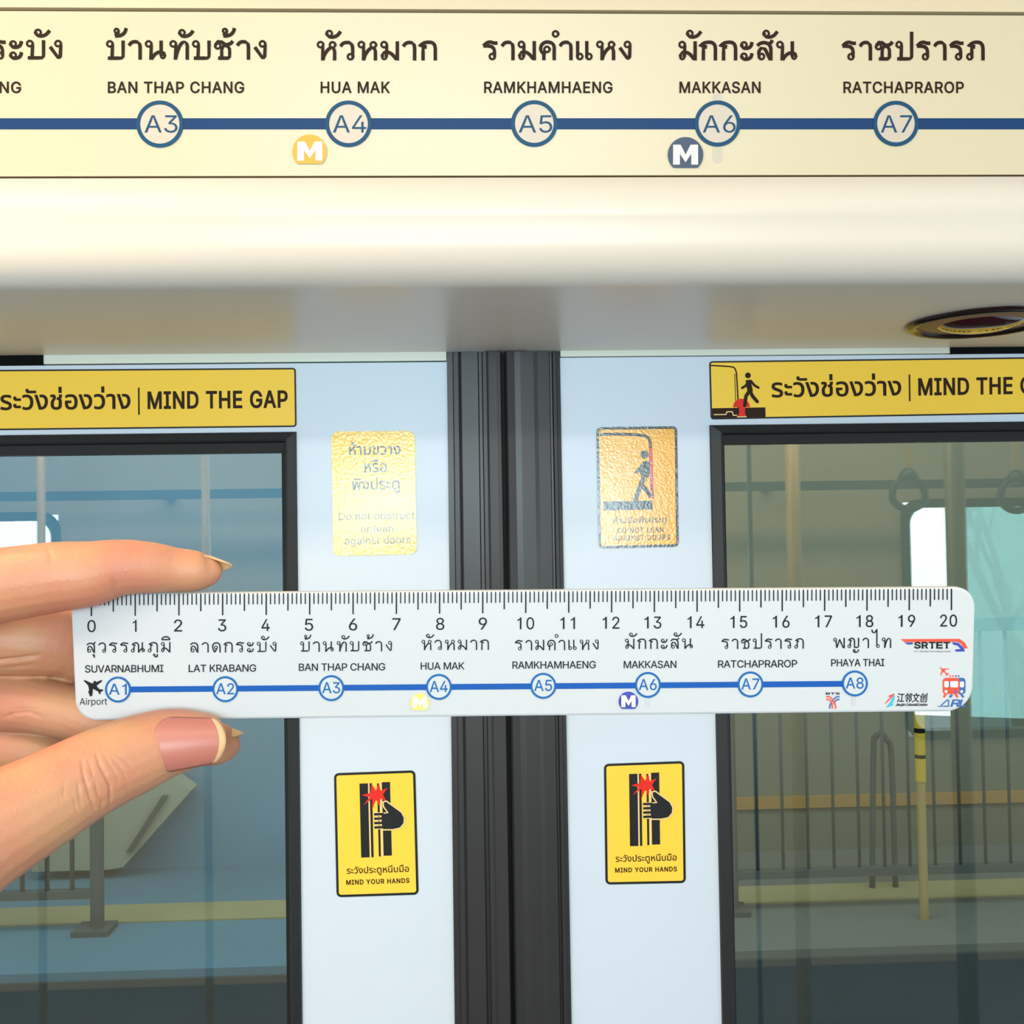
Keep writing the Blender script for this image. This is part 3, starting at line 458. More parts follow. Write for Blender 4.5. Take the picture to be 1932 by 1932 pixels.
LP = arc(.19, .80, .138, .138, 0, 360)
BEAK = [(.36, .68), (.05, .765)] + curve((.05, .765), (.22, .88), (.42, .92), (.62, .9), (.75, .78), (.79, .6)) + [(.79, 0)]
AA = curve((.05, .71), (.18, .86), (.35, .91), (.52, .87), (.6, .76), (.62, .6)) + [(.62, 0)]
NTAIL = lambda d, s: [(.82 + d, .97), (.82 + d, .18)] + arc(.91 + d, .17, .09, .09, 180, 360) + curve((1.0 + d, .18), (.99 + d, .29), (.88 + d, .38), ((.65 + d + s) / 1, .36), (.46 + d * .6 + s, .22), (.33 + d * .45 + s, .03))
TH = {
    'ร': (.80, [curve((.78, .87), (.6, .87), (.4, .92), (.22, .87), (.05, .72)), curve((.05, .72), (.3, .72), (.5, .67), (.61, .53), (.62, .4)) + [(.62, .2)] + arc(.51, .19, .138, .138, 0, -360)]),
    'า': (.71, [AA]),
    'ำ': (.71, [AA, arc(-.17, 1.33, .138, .138, 0, 360)]),
    'ห': (.98, [LP + [(.30, .75), (.30, 0)], curve((.31, .05), (.37, .25), (.5, .47), (.63, .6), (.76, .66), (.86, .56), (.89, .42)) + [(.89, 0)], arc(.785, .79, .138, .138, 0, 360)]),
    'ว': (.75, [curve((.05, .71), (.18, .86), (.36, .91), (.55, .87), (.64, .72), (.66, .55)) + [(.66, .19)] + arc(.55, .19, .138, .138, 0, -360)]),
    'ม': (.94, [LP + [(.30, .16)] + arc(.195, .18, .105, .115, 0, -180) + curve((.10, .18), (.12, .32), (.22, .4), (.4, .41), (.6, .3), (.80, .06)), [(.85, 0), (.85, .97)]]),
    'ก': (.875, [[(.18, 0), (.18, .5)] + curve((.18, .55), (.21, .65), (.35, .69)), BEAK]),
    'ภ': (.97, [arc(.17, .19, .138, .138, 0, -360) + [(.28, .19), (.28, .5)] + curve((.28, .55), (.31, .65), (.45, .69)), [(x + .1, y) for x, y in BEAK]]),
    'ค': (.87, [curve((.25, 0), (.25, .2), (.22, .34), (.11, .47), (.09, .62), (.16, .8), (.33, .91), (.52, .91), (.70, .84), (.78, .66), (.78, .5)) + [(.78, 0)], arc(.41, .55, .138, .138, 0, 360), curve((.25, .2), (.27, .35), (.32, .48))]),
    'แ': (.90, [[(.10, .97), (.10, .19)] + arc(.21, .19, .138, .138, 180, 540), [(.57, .97), (.57, .19)] + arc(.68, .19, .138, .138, 180, 540)]),
    'ง': (.68, [arc(.47, .80, .138, .138, 0, 360) + [(.58, .2)] + curve((.58, .2), (.56, .11), (.51, .08), (.45, .12)) + [(.08, .64)]]),
    'บ': (.95, [LP + [(.30, .08)], [(.09, .08), (.7, .08)] + curve((.74, .08), (.83, .11), (.86, .2)) + [(.86, .97)]]),
    'ป': (.97, [LP + [(.30, .08)], [(.09, .08), (.7, .08)] + curve((.74, .08), (.84, .11), (.88, .2)) + [(.88, 1.45)]]),
    'น': (1.09, [LP + [(.30, 0)], NTAIL(0, 0)]),
    'ท': (.99, [LP + [(.30, 0)], curve((.31, .05), (.4, .4), (.55, .75), (.72, .9), (.84, .86), (.90, .7), (.90, .55)) + [(.90, 0)]]),
    'ช': (.98, [arc(.2, .70, .138, .138, 180, 540) + curve((.09, .72), (.15, .86), (.3, .92), (.45, .86), (.62, .73), (.76, .62), (.80, .48)) + [(.80, .2)] + curve((.80, .2), (.77, .1), (.68, .08)) + [(.22, .08)], curve((.96, .95), (.85, .82), (.62, .75), (.46, .66), (.40, .5)) + [(.40, .08)]]),
    'ส': (.86, [curve((.05, .74), (.2, .86), (.4, .9), (.6, .84), (.72, .68), (.74, .5)) + [(.74, 0)], arc(.26, .2, .138, .138, 180, 540) + curve((.15, .2), (.13, .4), (.19, .56), (.32, .62), (.45, .55), (.58, .3), (.71, .04)), curve((.82, 1.03), (.74, .9), (.58, .80))]),
    'ล': (.84, [curve((.05, .74), (.2, .86), (.4, .9), (.6, .84), (.72, .68), (.74, .5)) + [(.74, 0)], arc(.26, .2, .138, .138, 180, 540) + curve((.15, .2), (.13, .4), (.19, .56), (.32, .62), (.45, .55), (.58, .3), (.71, .04))]),
    'ด': (.87, [[(.78, 0), (.78, .5)] + curve((.78, .55), (.70, .80), (.45, .91), (.18, .8), (.09, .55), (.15, .3), (.27, .03)), curve((.27, .03), (.38, .18), (.49, .40)), arc(.40, .47, .138, .138, 0, 360)]),
    'ณ': (1.33, [arc(.17, .19, .138, .138, 0, -360) + [(.28, .19), (.28, .5)] + curve((.28, .55), (.31, .65), (.42, .69)), [(.43, .68), (.13, .765)] + curve((.13, .765), (.28, .88), (.45, .92), (.6, .87), (.69, .75), (.71, .6)) + [(.71, 0)], [(1.06, .97), (1.06, .18)] + arc(1.15, .17, .09, .09, 180, 360) + curve((1.24, .18), (1.23, .29), (1.12, .38), (.95, .33), (.82, .2), (.73, .03))]),
    'ญ': (1.27, [arc(.17, .19, .138, .138, 0, -360) + [(.28, .19), (.28, .5)] + curve((.28, .55), (.31, .65), (.42, .69)), [(.43, .68), (.13, .765)] + curve((.13, .765), (.28, .88), (.45, .92), (.6, .87), (.69, .75), (.71, .6)) + [(.71, .08), (1.0, .08)] + curve((1.04, .08), (1.10, .11), (1.12, .2)) + [(1.12, .97)], arc(.68, -.2, .09, .09, 180, 540) + curve((.59, -.2), (.66, -.36), (.85, -.38), (1.05, -.3), (1.13, -.12))]),
    'พ': (1.24, [LP + [(.30, .7), (.37, .03), (.67, .82), (1.05, .03)], [(1.13, 0), (1.13, .97)]]),
    'ะ': (.67, [arc(.19, .78, .138, .138, 180, 540) + curve((.08, .78), (.13, .66), (.28, .61), (.46, .65), (.56, .76), (.60, .93)), arc(.19, .21, .138, .138, 180, 540) + curve((.08, .21), (.13, .1), (.28, .06), (.46, .1), (.56, .2), (.60, .37))]),
    'ไ': (.80, [curve((.02, 1.72), (.10, 1.50), (.24, 1.42), (.38, 1.5), (.50, 1.70)) + [(.54, 1.73), (.54, .19)] + arc(.65, .19, .138, .138, 180, 540)]),
}
MARKS = {
    'ั': (-.55, [arc(.19, 1.36, .138, .138, 180, 540) + curve((.08, 1.36), (.14, 1.23), (.34, 1.18), (.55, 1.24), (.68, 1.36), (.76, 1.47))]),
    '้': (-.60, [arc(.18, 1.46, .10, .10, 0, 360) + curve((.28, 1.46), (.27, 1.36), (.1, 1.21)), curve((.1, 1.20), (.32, 1.21), (.5, 1.29), (.61, 1.42), (.67, 1.6))]),
    'ุ': (-.12, [arc(-.07, -.2, .07, .07, 0, 360) + [(0, -.2), (0, -.45)]]),
    'ู': (-.36, [arc(-.02, -.2, .07, .07, 0, 360) + [(.05, -.2), (.06, -.36), (.16, -.40), (.28, -.36), (.30, -.14)]]),
    'ิ': (-.84, [[(.0, 1.2), (.76, 1.2)], curve((.0, 1.2), (.1, 1.38), (.38, 1.47), (.66, 1.38), (.76, 1.2))]),
}


class Print:
    """flat print on a plane; every coordinate is a photo pixel seen on that plane, or goes through a local map"""

    def __init__(self, plane, off, local=None):
        self.pl, self.off, self.loc = plane, off, local
        self.layers = {}

    def put(self, vs, fs, mat_=0, off=0.0):
        P = [self.loc(x, y) if self.loc else (x, y) for (x, y) in vs]
        L = self.layers.setdefault((mat_, off), [])
        for f in fs:
            for k in range(1, len(f) - 1):
                a, b_, c = P[f[0]], P[f[k]], P[f[k + 1]]
                ar = (b_[0] - a[0]) * (c[1] - a[1]) - (b_[1] - a[1]) * (c[0] - a[0])
                if abs(ar) > 1e-6:
                    L.append((a, b_, c) if ar > 0 else (a, c, b_))

    def merge(self, tris):
        """one clean skin out of overlapping triangles"""
        vs, idx, es = [], {}, set()
        for t_ in tris:
            ids = []
            for p in t_:
                k = (round(p[0], 4), round(p[1], 4))
                if k not in idx:
                    idx[k] = len(vs)
                    vs.append(Vector(k))
                ids.append(idx[k])
            for k in range(3):
                a, b_ = ids[k], ids[(k + 1) % 3]
                if a != b_:
                    es.add((min(a, b_), max(a, b_)))
        ov, _, of = geometry.delaunay_2d_cdt(vs, sorted(es), [], 0, 1e-4)[:3]
        T = np.array(tris)
        V = np.array([(p.x, p.y) for p in ov])
        Fc = np.array([tuple(f) for f in of])
        C = V[Fc].mean(axis=1)
        ok = np.zeros(len(C), bool)
        for s in range(0, len(C), 400):
            c = C[s:s + 400, None, :]
            ins = np.ones((c.shape[0], len(T)), bool)
            for k in range(3):
                a, b_ = T[None, :, k], T[None, :, (k + 1) % 3]
                ins &= (b_[..., 0] - a[..., 0]) * (c[..., 1] - a[..., 1]) - (b_[..., 1] - a[..., 1]) * (c[..., 0] - a[..., 0]) > -1e-9
            ok[s:s + 400] = ins.any(axis=1)
        return V, Fc[ok]

    def poly(self, pts, mat_=0, off=0.0):
        v, f = fill([pts])
        self.put(v, f, mat_, off)

    def line(self, pts, wd, mat_=0, off=0.0, closed=False):
        v, f = ribbon(pts, wd / 2.0, closed)
        self.put(v, f, mat_, off)

    def rect(self, x0, y0, x1, y1, mat_=0, off=0.0):
        self.put([(x0, y0), (x0, y1), (x1, y1), (x1, y0)], [(0, 1, 2, 3)], mat_, off)

    def disc(self, x, y, r_, mat_=0, off=0.0, ry=None):
        self.poly(arc(x, y, r_, ry or r_, 0, 360, 40)[:-1], mat_, off)

    def ring(self, x, y, ro, wd, mat_=0, off=0.0):
        self.line(arc(x, y, ro - wd / 2, ro - wd / 2, 0, 360, 48), wd, mat_, off, True)

    def text(self, s, x0, x1, yb, yt, mat_=0, off=0.0, bold=0.0, track=0.0, slope=0.0, italic=0.0):
        """Latin (or a whole stored string); x0..x1 are the ink limits, yb the baseline at x0, yt the capital height"""
        parts, x = [], 0.0
        for ch in ([s] if s in GLYPHS else s):
            if ch == ' ':
                x += 0.2 + track
                continue
            adv, polys = GLYPHS[ch]
            parts.append((ch, x, polys))
            x += adv + track
        xs = [p[0] + dx for _, dx, po in parts for q in po for p in q]
        lo, hi = min(xs), max(xs)
        if s in GLYPHS and s[0] == '@':
            ys = [p[1] for _, _, po in parts for q in po for p in q]
            b0, hh = min(ys), max(ys) - min(ys)
        else:
            b0, hh = 0.0, CAPH
        if len(s) and ord(s[0]) > 0x4e00:
            b0, hh = -.06, 0.88
        sx, sy = (x1 - x0) / (hi - lo), (yb - yt) / hh

        def mp(p, dx):
            X = x0 + (p[0] + dx - lo) * sx + (p[1] - b0) * sy * italic
            return (X, yb + slope * (X - x0) - (p[1] - b0) * sy)
        for ch, dx, polys in parts:
            v, f = fill(polys, ch)
            self.put([mp(p, dx) for p in v], [tuple(reversed(t)) for t in f], mat_, off)
            if bold:
                for q in polys:
                    self.line([mp(p, dx) for p in q], bold, mat_, off, True)

    def thai(self, s, x0, x1, yb, h, wt, mat_=0, off=0.0, slope=0.0, gap=.15):
        """looped Thai script drawn as strokes; h is the height of a consonant in pixels, wt the stroke width"""
        strokes, x, last = [], 0.0, 0.0
        right = 0.0
        for ch in s:
            if ch in MARKS:
                d, st = MARKS[ch]
                strokes += [[(px_ + right + d, py_) for px_, py_ in q] for q in st]
                if ch not in 'ุู':
                    lim = max(p[0] for q in strokes for p in q)
            else:
                wd, st = TH[ch]
                strokes += [[(px_ + x, py_) for px_, py_ in q] for q in st]
                right = x + wd
                x += wd + gap
        sx = (x1 - x0) / right
        for q in strokes:
            # the small loops are drawn with a thinner line than the stems
            d_ = [q[0]]
            for p in q[1:]:
                L = math.hypot(p[0] - d_[-1][0], p[1] - d_[-1][1])
                if L > .14:
                    o_ = d_[-1]
                    d_ += [(o_[0] + (p[0] - o_[0]) * f, o_[1] + (p[1] - o_[1]) * f) for f in (.05 / L, 1 - .05 / L)]
                d_.append(p)
            q = d_
            k = []
            for i in range(len(q)):
                a, b, c = Vector(q[max(i - 1, 0)]), Vector(q[i]), Vector(q[min(i + 1, len(q) - 1)])
                u, v, w_ = (b - a).length, (c - b).length, (c - a).length
                ar = abs((b.x - a.x) * (c.y - a.y) - (b.y - a.y) * (c.x - a.x)) / 2
                k.append(.64 if ar > 1e-9 and u < .09 and v < .09 and u * v * w_ / (4 * ar) < .17 else 1.0)
            k = [(k[max(i - 1, 0)] + 2 * k[i] + k[min(i + 1, len(k) - 1)]) / 4 for i in range(len(k))]
            v, f = ribbon([(x0 + a * sx, yb + slope * a * sx - b * h) for a, b in q], [wt / 2 * z for z in k])
            self.put(v, f, mat_, off)

    def build(self, name, mats, parent):
        mb = MB()
        for (mat_, off), tris in self.layers.items():
            V, fs = self.merge(tris)
            use = sorted(set(int(i) for f in fs for i in f))
            new = {v: k for k, v in enumerate(use)}
            P = [self.pl.at(V[i][0], V[i][1], self.off + off) for i in use]
            mb.add(P, [tuple(new[int(i)] for i in reversed(f)) for f in fs], mat_)
        return mb.build(name, mats, parent)


def quadmap(tl, tr, br, bl, W, H):
    """local coordinates 0..W, 0..H to photo pixels inside the four corners"""
    tl, tr, br, bl = Vector(tl), Vector(tr), Vector(br), Vector(bl)

    def f(x, y):
        u, v = x / W, y / H
        p = (tl * (1 - u) + tr * u) * (1 - v) + (bl * (1 - u) + br * u) * v
        return p.x, p.y
    return f


def round_rect(x0, y0, x1, y1, r_, n=6):
    P = []
    for cx, cy, a in ((x1 - r_, y0 + r_, -90), (x1 - r_, y1 - r_, 0), (x0 + r_, y1 - r_, 90), (x0 + r_, y0 + r_, 180)):
        P += arc(cx, cy, r_, r_, a, a + 90, n)
    return P

# ------------------------------------------------------------------ materials
M = {
    'cover': mat('cream_moulding', srgb(226, 217, 204), 0.32, 0.35, noise=(3, 0.02)),
    'upper': mat('cream_panel', srgb(222, 206, 176), 0.35, noise=(3, 0.02)),
    'mapface': mat('cream_film', srgb(220, 206, 175), 0.38, noise=(2, 0.02)),
    'groove': mat('groove_shadow_gap', srgb(170, 145, 110), 0.8),
    'leaf': mat('door_paint', srgb(208, 222, 238), 0.36, 0.5, noise=(9, 0.015), bump=(900, 0.03, 0.001)),
    'rubber': mat('rubber', srgb(45, 47, 50), 0.36, 0.5, noise=(14, 0.12)),
    'rubber_dark': mat('rubber_dark', srgb(30, 33, 36), 0.5, 0.4),
    'lip': mat('black_lip', srgb(16, 19, 19), 0.55, 0.3),
    'white_strip': mat('white_rail', srgb(220, 228, 216), 0.4),
    'black': mat('black_plastic', srgb(10, 13, 13), 0.8, 0.1),
    'yellow': mat('yellow_film', srgb(255, 210, 72), 0.4, 0.3),
    'yellow_gloss': mat('yellow_glossy_film', srgb(250, 200, 20), 0.30, 0.5, coat=1.0, coat_rough=0.10, bump=(330, 0.6, 0.0004)),
    'orange_gloss': mat('orange_glossy_film', srgb(246, 176, 30), 0.30, 0.5, coat=1.0, coat_rough=0.10, bump=(330, 0.6, 0.0004)),
    'ink': mat('black_ink', srgb(24, 26, 28), 0.5, 0.3),
    'ink_gloss': mat('black_glossy_ink', srgb(36, 48, 56), 0.3, 0.5, coat=1.0, coat_rough=0.10, bump=(330, 0.6, 0.0004)),
    'ink_brown': mat('brown_ink', srgb(44, 26, 12), 0.6, 0.2),
    'red': mat('red_ink', srgb(228, 40, 24), 0.5, 0.3),
    'red_gloss': mat('red_glossy_ink', srgb(190, 30, 40), 0.3, 0.5, coat=1.0, coat_rough=0.10, bump=(330, 0.6, 0.0004)),
    'pale': mat('pale_ink', srgb(240, 212, 150), 0.5, 0.3),
    'line_blue': mat('route_blue', srgb(4, 58, 110), 0.5, 0.25),
    'ring_blue': mat('ring_blue', srgb(14, 74, 112), 0.5, 0.25),
    'disc': mat('disc_white', srgb(212, 198, 182), 0.42, 0.4),
    'badge_yellow': mat('badge_yellow', srgb(232, 170, 14), 0.42),
    'badge_navy': mat('badge_navy', srgb(44, 62, 90), 0.42),
    'white_ink': mat('white_ink', srgb(250, 244, 226), 0.42),
    'grey_ink': mat('grey_ink', srgb(205, 196, 176), 0.42),
    'acrylic': mat('white_acrylic', srgb(194, 198, 203), 0.22, 0.5, coat=0.3, coat_rough=0.05, trans=0.15),
    'r_ink': mat('ruler_black', srgb(12, 12, 14), 0.5, 0.2),
    'r_blue': mat('ruler_blue', srgb(0, 72, 150), 0.5, 0.2),
    'r_ring': mat('ruler_ring_blue', srgb(10, 86, 150), 0.5, 0.2),
    'r_navy': mat('ruler_navy', srgb(34, 48, 150), 0.4),
    'r_yellow': mat('ruler_yellow', srgb(246, 208, 90), 0.4),
    'r_white': mat('ruler_white', srgb(244, 244, 246), 0.4),
    'r_red': mat('ruler_red', srgb(224, 62, 40), 0.4),
    'r_deep': mat('ruler_deep_blue', srgb(36, 86, 150), 0.4),
    'r_cyan': mat('ruler_cyan', srgb(40, 160, 186), 0.4),
    'r_grey': mat('ruler_grey', srgb(172, 175, 180), 0.4),
    'bezel': mat('dark_chrome', srgb(46, 28, 26), 0.2, 0.6, metal=0.5),
    'tan_reflect': mat('tan_reflection', srgb(160, 120, 84), 0.5, 0.3),  # tan reflection in the lamp's flange put into this colour
    'lens': mat('dark_red_lens', srgb(62, 16, 22), 0.12, 0.6, coat=0.6, coat_rough=0.05),
    'skin': mat('skin', srgb(194, 138, 104), 0.46, 0.4, sss=(0.35, (1.0, 0.36, 0.2), 0.003), noise=(120, 0.06), bump=(1300, 0.3, 0.0004)),
    'nail': mat('nail', srgb(174, 108, 95), 0.38, 0.45, coat=0.0, coat_rough=0.1, sss=(0.25, (1.0, 0.4, 0.25), 0.002)),
    'nail_tip': mat('nail_tip', srgb(206, 166, 126), 0.4, 0.4, sss=(0.3, (1.0, 0.7, 0.4), 0.002)),
    'glass': glass_mat('door_glass', (0.77, 0.86, 0.85, 1), 0.10),
    'pane': glass_mat('window_glass', (0.92, 0.97, 0.96, 1), 0.02),
    'pane_teal': glass_mat('tinted_window_glass', (0.42, 0.57, 0.55, 1), 0.02),
    'interior': mat('interior_beige', srgb(196, 176, 142), 0.5),
    'ceiling': mat('ceiling_white', srgb(224, 218, 206), 0.6),
    'floor': mat('floor_grey', srgb(92, 98, 104), 0.6, noise=(20, 0.2)),
    'diffuser': mat('lamp_diffuser', srgb(255, 240, 214), 0.5, emit=((1.0, 0.82, 0.58, 1), 3.0)),
    'steel': mat('steel', srgb(170, 168, 160), 0.3, metal=0.8),
    'pole_tan': mat('pole_tan', srgb(196, 158, 96), 0.35),
    'pole_olive': mat('pole_olive', srgb(120, 106, 66), 0.4),
    'pole_dark': mat('pole_dark', srgb(50, 56, 62), 0.4),
    'strap': mat('strap_grey', srgb(40, 44, 52), 0.45),
    'strap_web': mat('strap_web', srgb(200, 166, 104), 0.7),
    'plat': mat('platform_blue', srgb(96, 134, 148), 0.75, noise=(3, 0.12)),
    'plat_grey': mat('platform_grey', srgb(116, 117, 106), 0.75, noise=(3, 0.15)),
    'post_yellow': mat('post_yellow', srgb(236, 186, 44), 0.4),
    'plat_face': mat('platform_face', srgb(66, 76, 78), 0.8, noise=(5, 0.2)),
    'plat_yellow': mat('tactile_yellow', srgb(178, 160, 112), 0.7, noise=(6, 0.15)),
    'track': mat('track_bed', srgb(36, 42, 42), 0.9, noise=(9, 0.35)),
    'rail': mat('rail_steel', srgb(96, 92, 88), 0.4, metal=0.6),
    'back_blue': mat('station_wall_blue', srgb(112, 152, 172), 0.7, noise=(1.6, 0.18)),
    'back_olive': mat('station_wall_olive', srgb(128, 126, 104), 0.7, noise=(1.6, 0.15)),
    'back_beige': mat('station_panel_beige', srgb(176, 170, 144), 0.7, noise=(2, 0.1)),
    'orange_band': mat('orange_band', srgb(190, 140, 80), 0.7),
    'fence': mat('fence_grey', srgb(84, 90, 86), 0.55),
    'bark': mat('bark', srgb(60, 62, 52), 0.9),
}

# skin: pinker and yellower patches
nt_ = M['skin'].node_tree
n2 = nt_.nodes.new('ShaderNodeTexNoise')
n2.inputs['Scale'].default_value = 55
n2.inputs['Detail'].default_value = 5
tc_ = nt_.nodes.new('ShaderNodeTexCoord')
nt_.links.new(tc_.outputs['Object'], n2.inputs['Vector'])
rp = nt_.nodes.new('ShaderNodeValToRGB')
rp.color_ramp.elements[0].position, rp.color_ramp.elements[1].position = .35, .65
rp.color_ramp.elements[0].color = srgb(186, 122, 98)
rp.color_ramp.elements[1].color = srgb(185, 139, 102)
nt_.links.new(n2.outputs['Fac'], rp.inputs['Fac'])
nt_.links.new(rp.outputs['Color'], nt_.nodes['Principled BSDF'].inputs['Base Color'])

# ------------------------------------------------------------------ structure: header over the door
YD = 1.25
XL, XR = -2.6, 2.6


def sweep(prof, name, mats, mat_ids=None, smooth=False, x0=XL, x1=XR, parent=None):
    mb = MB()
    for i in range(len(prof) - 1):
        a, b = prof[i], prof[i + 1]
        mb.add([(x0, a[0], a[1]), (x1, a[0], a[1]), (x1, b[0], b[1]), (x0, b[0], b[1])], [(0, 1, 2, 3)], mat_ids[i] if mat_ids else 0)
    o = mb.build(name, mats, parent, smooth)
    if smooth:
        import bmesh
        bm = bmesh.new()
        bm.from_mesh(o.data)
        bmesh.ops.remove_doubles(bm, verts=bm.verts, dist=1e-5)
        bm.to_mesh(o.data)
        bm.free()
    return o


ZU = px(900, 664, YD).z                                   # underside of the header
mb0 = px(966, 332, .878)
mt0 = px(966, 22, .846)
ptop = px(966, 335, .8788)
fb_z = ZU + 0.034
fy = .893
prof = [(.93, ptop.z + .002), (ptop.y, ptop.z)]
ccy, ccz, rad = fy + .040, ZU + .040, .040
prof += [(fy - .004, ccz + .012)]
for i in range(13):
    a = R(180 + 90 * i / 12)
    prof.append((ccy + rad * math.cos(a), ccz + rad * math.sin(a)))
prof += [(1.05, ZU - .0005), (1.16, ZU), (YD + .03, ZU)]
tag(sweep(prof, 'wall_front', M['cover'], smooth=True), 'cream curved header moulding over the sliding doors', 'wall', kind='structure')
up0 = px(966, 18, .8455)
tag(sweep([(.80, 2.40), (up0.y, up0.z), (.92, up0.z - .001)], 'trim_2', M['upper']), 'beige panel above the route map strip', 'trim', kind='structure')
tag(sweep([(.86, up0.z + .01), (.895, ptop.z - .01)], 'trim_3', M['groove']), 'shadow gap round the route map strip', 'trim', kind='structure')

# ------------------------------------------------------------------ structure: doors
PD = Plane((0, YD, 0), (0, -1, 0))


def xz(x, y, Y=YD):
    p = px(x, y, Y)
    return p.x, p.z


def line_at(p, q, z):
    """x of the line through two door points at height z"""
    (xa, za), (xb, zb) = p, q
    return xa + (xb - xa) * (z - za) / (zb - za)


def leaf(name, label, stile_top, stile_bot, win_out, win_in1, win_in, far_x, top_z, sgn):
    t = thing(name, ((stile_top[0] + far_x) / 2, YD, 0.03), label, 'door', kind='structure')
    z0, z1 = 0.03, top_z
    # window opening limits
    wx, wz = win_out                                     # outer gasket corner beside the stile, top
    wxb = wx                                             # vertical in the world
    wz0 = 0.62
    wfar = far_x - sgn * 0.03
    mb = MB()
    a, b = stile_top[0], stile_bot[0]
    zt, zb = stile_top[1], stile_bot[1]
    sx = lambda z: line_at(stile_top, stile_bot, z)
    yb = YD + .034
    for (q) in (
        [(sx(z1), z1), (wx, z1), (wx, z0), (sx(z0), z0)],
        [(wx, z1), (wfar, z1), (wfar, wz), (wx, wz)],
        [(wx, wz0), (wfar, wz0), (wfar, z0), (wx, z0)],
        [(wfar, z1), (far_x, z1), (far_x, z0), (wfar, z0)],
    ):
        pts = [(x, YD, z) for x, z in q]
        if sgn < 0:
            pts = pts
        mb.slab(pts, Vector((0, .034, 0)))
    mb.build('door_panel', M['leaf'], t)
    # rubber window gasket: outer bevel, ridge, black inner lip
    g = MB()

    def ringpts(dx, dz, y):
        x_in = wx + sgn * dx
        return [(x_in, y, wz - dz), (wfar - sgn * dx, y, wz - dz), (wfar - sgn * dx, y, wz0 + dz), (x_in, y, wz0 + dz)]
    d1x, d1z = abs(win_in1[0] - wx), abs(wz - win_in1[1])
    d2x, d2z = abs(win_in[0] - wx), abs(wz - win_in[1])
    rings = [(ringpts(0, 0, YD + .001), 0), (ringpts(.001, .001, YD - .004), 0), (ringpts(d1x * .8, d1z * .8, YD - .007), 0), (ringpts(d1x, d1z, YD - .005), 1),
             (ringpts(d1x + .001, d1z + .001, YD + .002), 1), (ringpts(d2x, d2z, YD + .004), 1), (ringpts(d2x, d2z, YD + .02), 1)]
    for i in range(len(rings) - 1):
        A, B = rings[i][0], rings[i + 1][0]
        for k in range(4):
            g.add([A[k], A[(k + 1) % 4], B[(k + 1) % 4], B[k]], [(0, 1, 2, 3)], rings[i][1])
    gk = g.build('window_gasket', [M['rubber_dark'], M['lip']], t)
    gl = MB()
    gl.box((min(win_in[0] - sgn * .004, wfar), YD + .011, wz0 + .01), (max(win_in[0] - sgn * .004, wfar), YD + .016, win_in[1] + .004))
    o = gl.build('window_glass', M['glass'], t)
    tag(o, 'tinted reflective door window')
    return t


SEAM_T, SEAM_B = xz(948, 664), xz(968, 1932)
L_T, L_B = xz(843, 664), xz(858, 1932)
R_T, R_B = xz(1056, 664), xz(1078, 1932)
avg = lambda p, q: ((p[0] + q[0]) / 2)
lw_x = (xz(559.5, 820)[0] + xz(571, 1932)[0]) / 2
rw_x = (xz(1339, 802)[0] + xz(1361, 1932)[0]) / 2
dl = leaf('door_1', 'left leaf of the white sliding train door', L_T, L_B,
          (lw_x, xz(300, 817.5)[1]), (xz(539, 834)[0], xz(300, 836)[1]), (xz(530, 854)[0], xz(300, 855.5)[1]), -0.74, xz(500, 686)[1], -1)
dr = leaf('door_2', 'right leaf of the white sliding train door', R_T, R_B,
          (rw_x, xz(1640, 798.5)[1]), (xz(1362, 820)[0], xz(1640, 815.5)[1]), (xz(1368, 838)[0], xz(1640, 834)[1]), 0.80, xz(1400, 672)[1], 1)


def seal(parent, e_top, e_bot, sgn, name):
    """ribbed rubber edge between a leaf and the seam; cross-section swept between top and floor"""
    zt, zb = ZU - .001, 0.03
    s_ = [line_at(SEAM_T, SEAM_B, z) for z in (zt, zb)]
    e_ = [line_at(e_top, e_bot, z) for z in (zt, zb)]
    sect = SECT_L if sgn < 0 else SECT_R
    mb = MB()
    rows = []
    for (u, d) in sect:
        rows.append([(e_[k] + (s_[k] - sgn * -.0022 * 0 - e_[k]) * u, YD - d, (zt, zb)[k]) for k in (0, 1)])
    for i in range(len(rows) - 1):
        a, b = rows[i], rows[i + 1]
        mb.add([a[0], b[0], b[1], a[1]], [(0, 1, 2, 3)], 0)
    return mb.build(name, M['rubber'], parent)


SECT_L = [(0, -.01), (0, .003), (.10, .003), (.12, .008), (.20, .0085), (.23, .006), (.26, .0075), (.55, .0085), (.57, .004), (.62, .004), (.64, .0095), (.70, .010), (.74, .0075), (.88, .009), (.95, .010), (.972, .006), (.975, -.02)]
SECT_R = [(0, -.01), (0, .003), (.06, .004), (.08, .007), (.13, .0075), (.15, .003), (.18, .003), (.20, .008), (.40, .0095), (.47, .0075), (.70, .009), (.80, .0085), (.93, .0105), (.965, .006), (.97, -.02)]
tag(seal(dl, L_T, L_B, -1, 'edge_seal'), 'dark ribbed rubber edge')
tag(seal(dr, R_T, R_B, 1, 'edge_seal'), 'dark ribbed rubber edge')
gp = MB()
gp.box((SEAM_T[0] - .02, YD + .012, .03), (SEAM_T[0] + .03, YD + .03, ZU))
tag(gp.build('trim_4', M['lip']), 'black rebate behind the door seam', 'trim', kind='structure')

